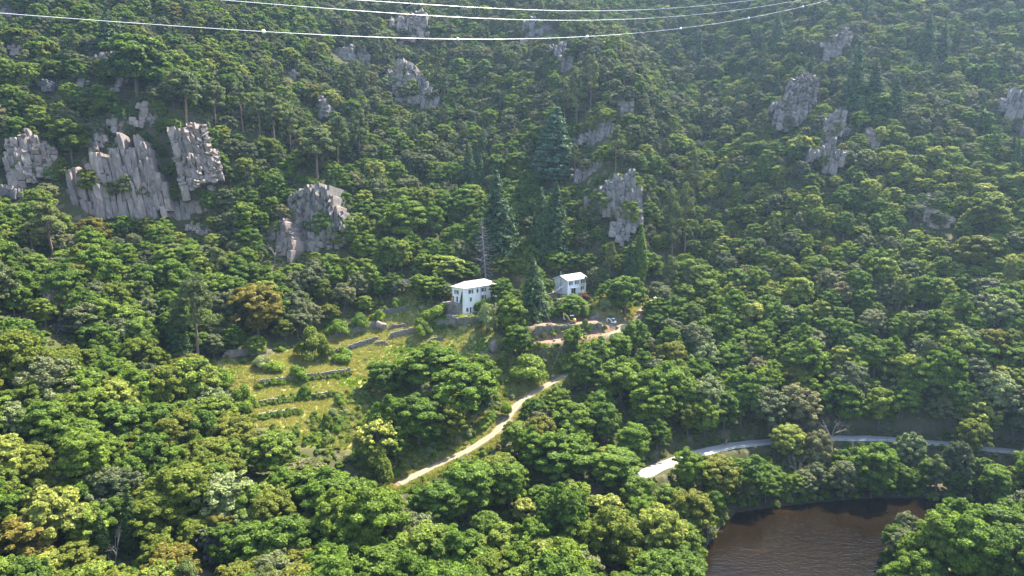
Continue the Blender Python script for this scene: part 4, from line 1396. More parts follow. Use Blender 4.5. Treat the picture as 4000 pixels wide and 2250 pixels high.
# second house
L2, W2, E2 = 11.4, 6.8, 5.6
h2 = link('white_house', None, loc=tuple(H2), rot=(0, 0, TH))
tag(h2, 'two storey white house with grey gable roof and maroon shutters', 'house')
f = lambda s: s * L2
w2 = [(f(.165), 0.95, 3.55, 5.0), (f(.48), 0.95, 3.55, 5.0), (f(.80), 0.95, 3.55, 5.0), (f(.80), 0.9, 0.95, 2.3)]
door2 = (f(.2), f(.46), 0.05, 2.2)
mb = MB()
wall_panel(mb, L2, E2, [(x - w / 2, x + w / 2, a, c) for x, w, a, c in w2] + [door2], local_front(L2))
mb.build('wall', M['render'], h2)
gm = MB().poly([(0, 0, -1.5), (0, W2, -1.5), (0, W2, E2), (0, W2 / 2, E2 + 1.45), (0, 0, E2)], [(0, 1, 2, 3, 4)])
gm.poly([(L2, 0, -1.5), (L2, W2, -1.5), (L2, W2, E2), (L2, W2 / 2, E2 + 1.45), (L2, 0, E2)], [(0, 1, 2, 3, 4)])
gm.poly([(0, W2, -1.5), (L2, W2, -1.5), (L2, W2, E2), (0, W2, E2)], [(0, 1, 2, 3)])
gm.build('gable_wall', M['blockwork'], h2)
MB().box(0, L2, -0.06, 0.3, -2.0, -0.003).build('plinth', M['stone'], h2)
for x, w, a, c in w2:
    window(h2, local_front(L2), x - w / 2, x + w / 2, a, c, 'open', 'shutter_red', True)
dw = window(h2, local_front(L2), *door2, 'none', door=True)
dm = MB()
for x in (door2[0], (door2[0] + door2[1]) / 2 - 0.06, door2[1] - 0.12):
    dm.box(x, x + 0.12, 0.2, 0.3, 0.05, 2.2)
dm.build('frame', M['frame'], dw)
MB().box(f(.14), f(.56), -0.9, -0.005, 2.42, 2.5).build('awning', M['metal'], h2)
ov = 0.4
mb = MB()
zr, ze = E2 + 1.45 + 0.05, E2 - ov * 1.45 / (W2 / 2) + 0.05
mb.prism([(-ov, ze), (W2 / 2, zr), (W2 + ov, ze), (W2 + ov, ze + 0.16), (W2 / 2, zr + 0.16), (-ov, ze + 0.16)], 0, 1)
mb.v = [(y * (L2 + 1.5) - 0.75, x, z) for x, y, z in mb.v]
rf = mb.build('roof', M['sheet'], h2)
rb = MB()
for k in range(14):
    x = -0.7 + (L2 + 1.4) * k / 13
    for y0, z0 in ((-ov, ze), (W2 + ov, ze)):
        rb.tube([(x, y0, z0 + 0.17), (x, W2 / 2, zr + 0.17)], 0.03, 4)
tag(rb.build('roof_rib', M['sheet'], rf), kind='stuff')
MB().tube([(-0.2, W2 * 0.48, 1.2), (-0.2, W2 * 0.48, E2 + 2.9)], 0.13, 8).tube([(-0.2, W2 * 0.48, E2 + 2.9), (-0.2, W2 * 0.48, E2 + 3.1)], 0.2, 8).build('flue', M['metal'], h2)
MB().tube([(-0.7, -ov - 0.07, ze), (L2 + 0.7, -ov - 0.07, ze)], 0.08, 6).build('gutter', M['frame'], h2)
MB().tube([(f(.33), -0.1, E2 - 0.2), (f(.33), -0.45, ze)], 0.05, 6).build('drainpipe', M['frame'], h2)
# terrace wall in front of the second house
rubble_block('retaining_wall', 'shaded retaining wall left below the white house', H2, -9, -0.5, -3.2, -2.2, -5, -0.3, seed=9)

# parked car beside the white house
M['white_paint'] = paint('white_car_paint', (0.72, 0.73, 0.75), 0.3, 0.03)
M['rubber'] = paint('rubber', (0.02, 0.02, 0.02), 0.8, 0.2)
car = link('parked_car', None, loc=hpos(H2, L2 + 2.6, 4.6, 0.02), rot=(0, 0, TH + 1.2))
tag(car, 'white estate car parked at the right end of white house', 'car')
prof = [(-2.1, 0.35), (2.1, 0.35), (2.15, 0.75), (1.3, 0.95), (0.75, 1.45), (-1.7, 1.48), (-2.1, 0.95)]
MB().prism(prof, -0.85, 0.85).build('body', M['white_paint'], car, bevel=0.06)
gw = MB()
for s in (-0.86, 0.86):
    gw.poly([(1.1, s, 0.98), (0.65, s, 1.36), (-1.55, s, 1.38), (-1.8, s, 0.98)], [(0, 1, 2, 3)])
gw.build('side_window', M['glass'], car)
MB().poly([(1.29, -0.72, 0.98), (1.29, 0.72, 0.98), (0.79, 0.65, 1.44), (0.79, -0.65, 1.44)], [(0, 1, 2, 3)]).build('windscreen', M['glass'], car, loc=(0.03, 0, 0.02))
for x in (-1.3, 1.3):
    for s in (-0.8, 0.8):
        MB().tube([(x, s - 0.1, 0.33), (x, s + 0.1, 0.33)], 0.33, 12).build('wheel', M['rubber'], car)

# ------------------------------------------------------------------ diggers on the bench
M['digger_orange'] = paint('digger_orange', (0.62, 0.27, 0.05), 0.45, 0.12, 3)
M['digger_yellow'] = paint('digger_yellow', (0.55, 0.36, 0.05), 0.5, 0.12, 3)
M['digger_white'] = paint('digger_white', (0.70, 0.69, 0.66), 0.5, 0.08, 3)
M['digger_red'] = paint('digger_red', (0.22, 0.02, 0.05), 0.5, 0.1, 3)
M['digger_black'] = paint('digger_black', (0.03, 0.03, 0.032), 0.6, 0.2, 3)
M['steel'] = paint('bucket_steel', (0.30, 0.29, 0.27), 0.5, 0.2, 3, 0.3)


def digger(name, label, loc, rz, s, body, canopy, accent):
    g = link(name, None, loc=loc, rot=(0, 0, rz), scl=(s, s, s))
    tag(g, label, 'excavator')
    for y in (-0.75, 0.75):
        o = [(-1.25, 0.28), (-1.1, 0.08), (-0.85, 0.0), (0.85, 0.0), (1.1, 0.08), (1.25, 0.28), (1.15, 0.48), (0.9, 0.55), (-0.9, 0.55), (-1.15, 0.48)]
        tr = MB().prism(o, y - 0.19, y + 0.19).build('crawler_track', M['rubber'], g, bevel=0.03)
        wl = MB()
        for x in (-0.9, -0.45, 0, 0.45, 0.9):
            wl.tube([(x, y - 0.21, 0.27), (x, y + 0.21, 0.27)], 0.17, 8)
        wl.build('roller', M['steel'], tr)
    MB().box(-0.5, 0.5, -0.57, 0.57, 0.25, 0.58).build('undercarriage', M[accent], g)
    MB().box(1.25, 1.4, -0.95, 0.95, 0.1, 0.5).build('dozer_blade', M['steel'], g)
    bd = [(-1.0, -0.72), (0.55, -0.72), (0.75, -0.4), (0.75, 0.5), (0.45, 0.75), (-0.9, 0.75), (-1.2, 0.45), (-1.25, -0.35)]
    n = len(bd)
    mb = MB().poly([(x, y, 0.66) for x, y in bd] + [(x * 0.98, y * 0.98, 1.02) for x, y in bd], [tuple(reversed(range(n))), tuple(range(n, 2 * n))] + [(i, (i + 1) % n, n + (i + 1) % n, n + i) for i in range(n)])
    mb.build('turntable_body', M[body], g, bevel=0.04)
    mb = MB().prism([(-1.2, 1.03), (-0.3, 1.03), (-0.35, 1.5), (-0.95, 1.52), (-1.15, 1.35)], -0.68, 0.68)
    mb.build('engine_cover', M['digger_white' if body != 'digger_orange' else 'digger_yellow'], g, bevel=0.06)
    MB().box(-0.3, 0.15, -0.3, 0.25, 1.03, 1.2).box(-0.3, -0.18, -0.3, 0.25, 1.2, 1.6).build('seat', M['digger_black'], g)
    cab = MB()
    for x, y in ((-0.32, -0.55), (-0.32, 0.5), (0.6, -0.55), (0.55, 0.5)):
        cab.tube([(x, y, 1.02), (x * 0.95, y, 2.45)], 0.045, 6)
    cb = cab.build('cab_frame', M['digger_black'], g)
    MB().prism([(-0.5, 2.42), (0.75, 2.42), (0.7, 2.55), (-0.42, 2.57)], -0.66, 0.62).build('cab_roof', M['digger_white'], g, bevel=0.03)
    if not canopy:
        mb = MB()
        for x in (-0.36, 0.62):
            mb.box(x - 0.01, x + 0.01, -0.5, 0.45, 1.1, 2.4)
        for y in (-0.57, 0.52):
            mb.box(-0.3, 0.55, y - 0.01, y + 0.01, 1.1, 2.4)
        mb.build('cab_glass', M['glass'], cb)
    bm_ = 'digger_yellow' if body == 'digger_orange' else 'digger_white'
    a, b_, c = Vector((0.75, 0, 0.9)), Vector((1.35, 0, 2.2)), Vector((2.75, 0, 3.05 if not canopy else 2.35))
    e = Vector((2.6, 0, 1.75)) if not canopy else Vector((3.1, 0, 1.35))

    def bar(name, pts, w, h):
        mb = MB()
        for p, q in zip(pts[:-1], pts[1:]):
            d = (q - p).normalized()
            up = Vector((0, 1, 0)).cross(d)
            P = [p + Vector((0, sy * w, 0)) + up * su * h for sy, su in ((-1, -1), (1, -1), (1, 1), (-1, 1))] + [q + Vector((0, sy * w, 0)) + up * su * h * 0.8 for sy, su in ((-1, -1), (1, -1), (1, 1), (-1, 1))]
            mb.poly(P, [(3, 2, 1, 0), (4, 5, 6, 7), (0, 1, 5, 4), (1, 2, 6, 5), (2, 3, 7, 6), (3, 0, 4, 7)])
        return mb.build(name, M[bm_], g)
    bo = bar('boom', [a, b_, c], 0.11, 0.17)
    MB().tube([a + Vector((0.25, 0, 0)), b_.lerp(c, 0.35) + Vector((0, 0, -0.2))], 0.06, 6).build('hydraulic_ram', M['steel'], bo)
    ar = bar('dipper_arm', [c + Vector((0.12, 0, 0.1)), e], 0.09, 0.13)
    MB().tube([b_.lerp(c, 0.4) + Vector((0, 0, 0.25)), c + Vector((0.15, 0, 0.3))], 0.05, 6).build('hydraulic_ram', M['steel'], ar)
    bk = [(0.0, 0.1), (0.22, -0.05), (0.18, -0.5), (-0.1, -0.72), (-0.55, -0.6), (-0.35, -0.35), (-0.2, -0.1)]
    MB().prism([(e.x + x, e.z + z) for x, z in bk], -0.36, 0.36).build('bucket', M['steel'], g, bevel=0.02)
    return g


p = hit(2235, 1263)
digger('excavator', 'orange tracked excavator with raised boom on the dug bench', (p[0], p[1], p[2] + 0.02), math.radians(168), 1.12, 'digger_orange', False, 'digger_black')
p = hit(2396, 1267)
digger('excavator', 'small white and red canopy digger at the end of the bench', (p[0], p[1], p[2] + 0.02), math.radians(150), 0.82, 'digger_white', True, 'digger_red')

# ------------------------------------------------------------------ poles and wires
M['pole'] = paint('weathered_pole', (0.14, 0.115, 0.09), 0.9, 0.2, 3)
M['wire'] = paint('aluminium_wire', (0.75, 0.76, 0.76), 0.35, 0.03)
M['wire_dark'] = paint('dark_wire', (0.12, 0.12, 0.12), 0.6, 0.1)
M['ball'] = paint('white_marker', (0.80, 0.80, 0.78), 0.4, 0.03)
tops = []
for (bx, by, ty, lab) in ((2193, 1446, 1353, 'wooden utility pole with cross arm beside the dirt track'), (2110, 1262, 1153, 'wooden utility pole with stay wire left of the excavator')):
    p = hit(bx, by)
    hgt = (by - ty) * proj(*p)[2] / FPX
    po = link('utility_pole', None, loc=tuple(p))
    tag(po, lab, 'utility pole', 'utility poles below the houses')
    MB().tube([(0, 0, -0.8), (0, 0, hgt)], [0.14, 0.10], 8).build('post', M['pole'], po)
    ca_ = MB().box(-0.75, 0.75, -0.06, 0.06, hgt - 0.5, hgt - 0.38).build('cross_arm', M['pole'], po)
    for x in (-0.65, 0, 0.65):
        MB().tube([(x, 0, hgt - 0.38), (x, 0, hgt - 0.15)], 0.06, 6).build('insulator', M['ball'], ca_)
    tops.append(Vector(p) + Vector((0, 0, hgt - 0.2)))
    if bx == 2110:
        q = hit(2150, 1268)
        MB().tube([(0, 0, hgt - 0.7), tuple(Vector(q) - Vector(p))], 0.014, 4).build('stay_wire', M['wire_dark'], po)


def sag_line(a, c, sag, n=24):
    return [a.lerp(c, k / n) - Vector((0, 0, sag * 4 * (k / n) * (1 - k / n))) for k in range(n + 1)]


tag(MB().tube(sag_line(tops[0], tops[1], 0.8), 0.02, 4).build('overhead_wire', M['wire_dark']), 'thin wire between the two wooden utility poles', 'wire')
tag(MB().tube(sag_line(tops[1], Vector(hpos(H2, -0.15, 1.2, 4.2)), 0.9), 0.02, 4).build('overhead_wire', M['wire']), 'thin pale wire from the pole to the white house', 'wire')
q0 = hit(1900, 2060)
tag(MB().tube(sag_line(tops[0], Vector(q0) + Vector((0, 0, 9)), 2.0), 0.012, 4).build('overhead_wire', M['wire_dark']), 'thin wire running down from the lower pole into woods', 'wire')

LINES = [([(-300, 27), (0, 50), (500, 88), (1030, 125), (1400, 142), (1788, 151), (2060, 150), (2294, 142), (2480, 130), (2659, 113), (2925, 72), (3137, 23), (3300, -20), (3500, -80)], 1.0, 'lowest high voltage cable with white marker balls'),
         ([(400, -45), (878, 0), (1300, 35), (1700, 62), (2150, 78), (2400, 76), (2600, 68), (2860, 42), (3120, 0), (3400, -60)], 1.035, 'middle high voltage cable across the upper slope'),
         ([(900, -30), (1395, 0), (1800, 25), (2200, 42), (2400, 41), (2600, 33), (2800, 17), (2940, 0), (3200, -40)], 1.07, 'highest high voltage cable across the upper slope')]


def line_point(px, py, k):
    u = (px - 2000) / FPX
    return Vector(at_depth(px, py, k / (0.00625 - 0.004395 * (u + 0.364))))


for pts, k, lab in LINES:
    xs, ys = [p[0] for p in pts], [p[1] for p in pts]
    co = np.polyfit(np.array(xs) / 1000, ys, 5)
    X = np.linspace(xs[0], xs[-1], 60)
    tag(MB().tube([line_point(x, float(np.polyval(co, x / 1000)), k) for x in X], 0.036, 5).build('power_cable', M['wire']), lab, 'power cable', 'high voltage cables over the valley')
    if k == 1.0:
        for i, x in enumerate((1030, 1788, 2294, 2659, 2925, 3137)):
            me = bpy.data.meshes.new('marker_ball')
            bm = bmesh.new()
            bmesh.ops.create_icosphere(bm, subdivisions=3, radius=0.45)
            bmesh.ops.create_cone(bm, segments=10, radius1=0.09, radius2=0.09, depth=0.9, cap_ends=True, matrix=Matrix.Rotation(math.pi / 2, 4, 'Y'))
            bm.to_mesh(me)
            bm.free()
            me.materials.append(M['ball'])
            o = link('marker_ball', me, loc=line_point(x, float(np.polyval(co, x / 1000)), k), rot=(0, 0, 0.75))
            tag(o, ['first', 'second', 'third', 'fourth', 'fifth', 'sixth'][i] + ' white marker ball from the left on the lowest cable', 'marker ball', 'marker balls on the power cable')

# ------------------------------------------------------------------ road: fence, wall, cyclist
rp = [Vector(p) for p in ROAD]
dense = []
for a, c in zip(rp[:-1], rp[1:]):
    n = max(1, int((c - a).length / 3.0))
    dense += [a.lerp(c, k / n) for k in range(n)]
fence = link('road_fence', None, loc=tuple(dense[8]))
tag(fence, 'thin post and wire fence on the river side of the road', 'fence')
edge = []
for i in range(6, len(dense) - 3):
    t = (dense[i + 1] - dense[i - 1]).normalized()
    edge.append(dense[i] + Vector((t.y, -t.x, 0)) * 3.0)
pm = MB().tube([(0, 0, -0.6), (0, 0, 1.1)], 0.06, 6).mesh('post', M['pole'])
for p in edge:
    link('post', pm, fence, loc=p - fence.location)
for z in (0.55, 1.0):
    MB().tube([p + Vector((0, 0, z)) - fence.location for p in edge], 0.025, 4, False).build('rail_wire', M['wire'], fence)
r = np.random.default_rng(77)
mb = MB()
lo = dense[22:36]
for i in range(1, len(lo) - 1):
    t = (lo[i + 1] - lo[i - 1]).normalized()
    s = Vector((t.y, -t.x, 0))
    for q in range(4):
        for z in range(9):
            p = lo[i] + t * (0.75 * q) + s * (3.5 + 0.06 * r.normal()) + Vector((0, 0, -3.9 + 0.43 * z))
            mb.box(-0.36, 0.36, -0.3, 0.3, -0.2, 0.2, Matrix.Translation(p) @ Matrix((t, s, Vector((0, 0, 1)))).transposed().to_4x4() @ Matrix.Rotation(r.normal(0, 0.06), 4, 'Z'))
tag(mb.build('retaining_wall', M['stone']), 'shaded stone retaining wall under the gravel road', 'stone wall', None, 'thing')

p0 = Vector(at_z(2836, 1741, 9.1))
p0.z = 9.17
heading = math.atan2(*(dense[16] - dense[12]).yx)
bk = link('bicycle', None, loc=p0, rot=(0, 0, heading + 0.05))
tag(bk, 'bicycle ridden along the sunlit gravel road', 'bicycle')
M['bike'] = paint('bike_frame', (0.25, 0.04, 0.04), 0.4, 0.05)
for x in (-0.52, 0.52):
    rr = 0.34
    ring = [(x + rr * math.cos(a), 0, 0.36 + rr * math.sin(a)) for a in np.linspace(0, 2 * math.pi, 21)]
    wl = MB().tube(ring, 0.025, 5, False).build('wheel', M['rubber'], bk)
    sp = MB()
    for a in np.linspace(0, math.pi, 6, endpoint=False):
        sp.tube([(x - rr * math.cos(a), 0, 0.36 - rr * math.sin(a)), (x + rr * math.cos(a), 0, 0.36 + rr * math.sin(a))], 0.004, 3, False)
    sp.build('spokes', M['metal'], wl)
fm = MB()
for a, c in (((-0.52, 0.36), (-0.1, 0.36)), ((-0.1, 0.36), (-0.22, 0.85)), ((-0.52, 0.36), (-0.2, 0.78)), ((-0.1, 0.36), (0.35, 0.78)), ((-0.2, 0.8), (0.33, 0.85)), ((0.52, 0.36), (0.32, 0.95))):
    fm.tube([(a[0], 0, a[1]), (c[0], 0, c[1])], 0.022, 6)
fm.build('frame', M['bike'], bk)
MB().box(-0.36, -0.1, -0.07, 0.07, 0.87, 0.93).build('saddle', M['rubber'], bk, bevel=0.02)
MB().tube([(0.4, -0.28, 1.0), (0.32, -0.1, 0.98), (0.32, 0.1, 0.98), (0.4, 0.28, 1.0)], 0.016, 6).build('handlebar', M['metal'], bk)
MB().tube([(-0.1, -0.16, 0.22), (-0.1, -0.16, 0.22001), (-0.1, -0.08, 0.24)], 0.03, 5).tube([(-0.1, 0.08, 0.46), (-0.1, 0.16, 0.48)], 0.03, 5).build('pedal', M['metal'], bk)


def figure(name, V, E, rad, mat, parent=None, loc=None, rot=None, root=0):
    me = bpy.data.meshes.new(name)
    me.from_pydata(V, E, [])
    o = link(name, me, parent, loc, rot)
    o.modifiers.new('skin', 'SKIN')
    for i, q in enumerate(rad):
        me.skin_vertices[0].data[i].radius = (q, q)
        me.skin_vertices[0].data[i].use_root = i == root
    o.modifiers.new('smooth', 'SUBSURF').render_levels = 1
    for mm in (mat if isinstance(mat, list) else [mat]):
        me.materials.append(mm)
    return o


m, nt, b, o = new_mat('cyclist_clothes')
sx = nt.nodes.new('ShaderNodeSeparateXYZ')
nt.links.new(coords(nt, 'Object'), sx.inputs[0])
nt.links.new(ramp(nt, sx.outputs[2], [(0.0, (0.42, 0.25, 0.18)), (0.62, (0.02, 0.02, 0.025)), (0.98, (0.62, 0.30, 0.06)), (1.0, (0.62, 0.30, 0.06))]), b.inputs['Base Color'])
b.inputs['Roughness'].default_value = 0.8
M['cyclist'] = m
M['skin'] = paint('skin', (0.42, 0.25, 0.18), 0.6, 0.05)
per = figure('person', [(-0.22, 0, 0.98), (-0.12, 0, 1.2), (0.06, 0, 1.45), (0.13, 0, 1.55), (0.17, 0, 1.64), (0.19, 0, 1.75),
                        (-0.18, 0.11, 0.94), (0.18, 0.12, 0.82), (-0.05, 0.12, 0.52), (0.08, 0.13, 0.47), (-0.18, -0.11, 0.94), (0.14, -0.13, 0.66), (-0.12, -0.13, 0.3), (0.02, -0.14, 0.25),
                        (0.06, 0.2, 1.42), (0.18, 0.27, 1.2), (0.38, 0.26, 1.03), (0.06, -0.2, 1.42), (0.18, -0.27, 1.2), (0.38, -0.26, 1.03)],
             [(0, 1), (1, 2), (2, 3), (3, 4), (4, 5), (0, 6), (6, 7), (7, 8), (8, 9), (0, 10), (10, 11), (11, 12), (12, 13), (2, 14), (14, 15), (15, 16), (2, 17), (17, 18), (18, 19)],
             [0.14, 0.14, 0.15, 0.06, 0.095, 0.09, 0.1, 0.075, 0.05, 0.045, 0.1, 0.075, 0.05, 0.045, 0.07, 0.05, 0.04, 0.07, 0.05, 0.04], M['cyclist'], loc=p0, rot=(0, 0, heading + 0.05))
tag(per, 'cyclist in orange top and pale helmet riding the road', 'person')
me = bpy.data.meshes.new('helmet')
bm = bmesh.new()
bmesh.ops.create_uvsphere(bm, u_segments=12, v_segments=8, radius=0.125)
for v in bm.verts:
    v.co.z = max(v.co.z, -0.02)
    v.co.x *= 1.2
bm.to_mesh(me)
bm.free()
me.materials.append(M['digger_white'])
link('helmet', me, per, loc=(0.19, 0, 1.76))
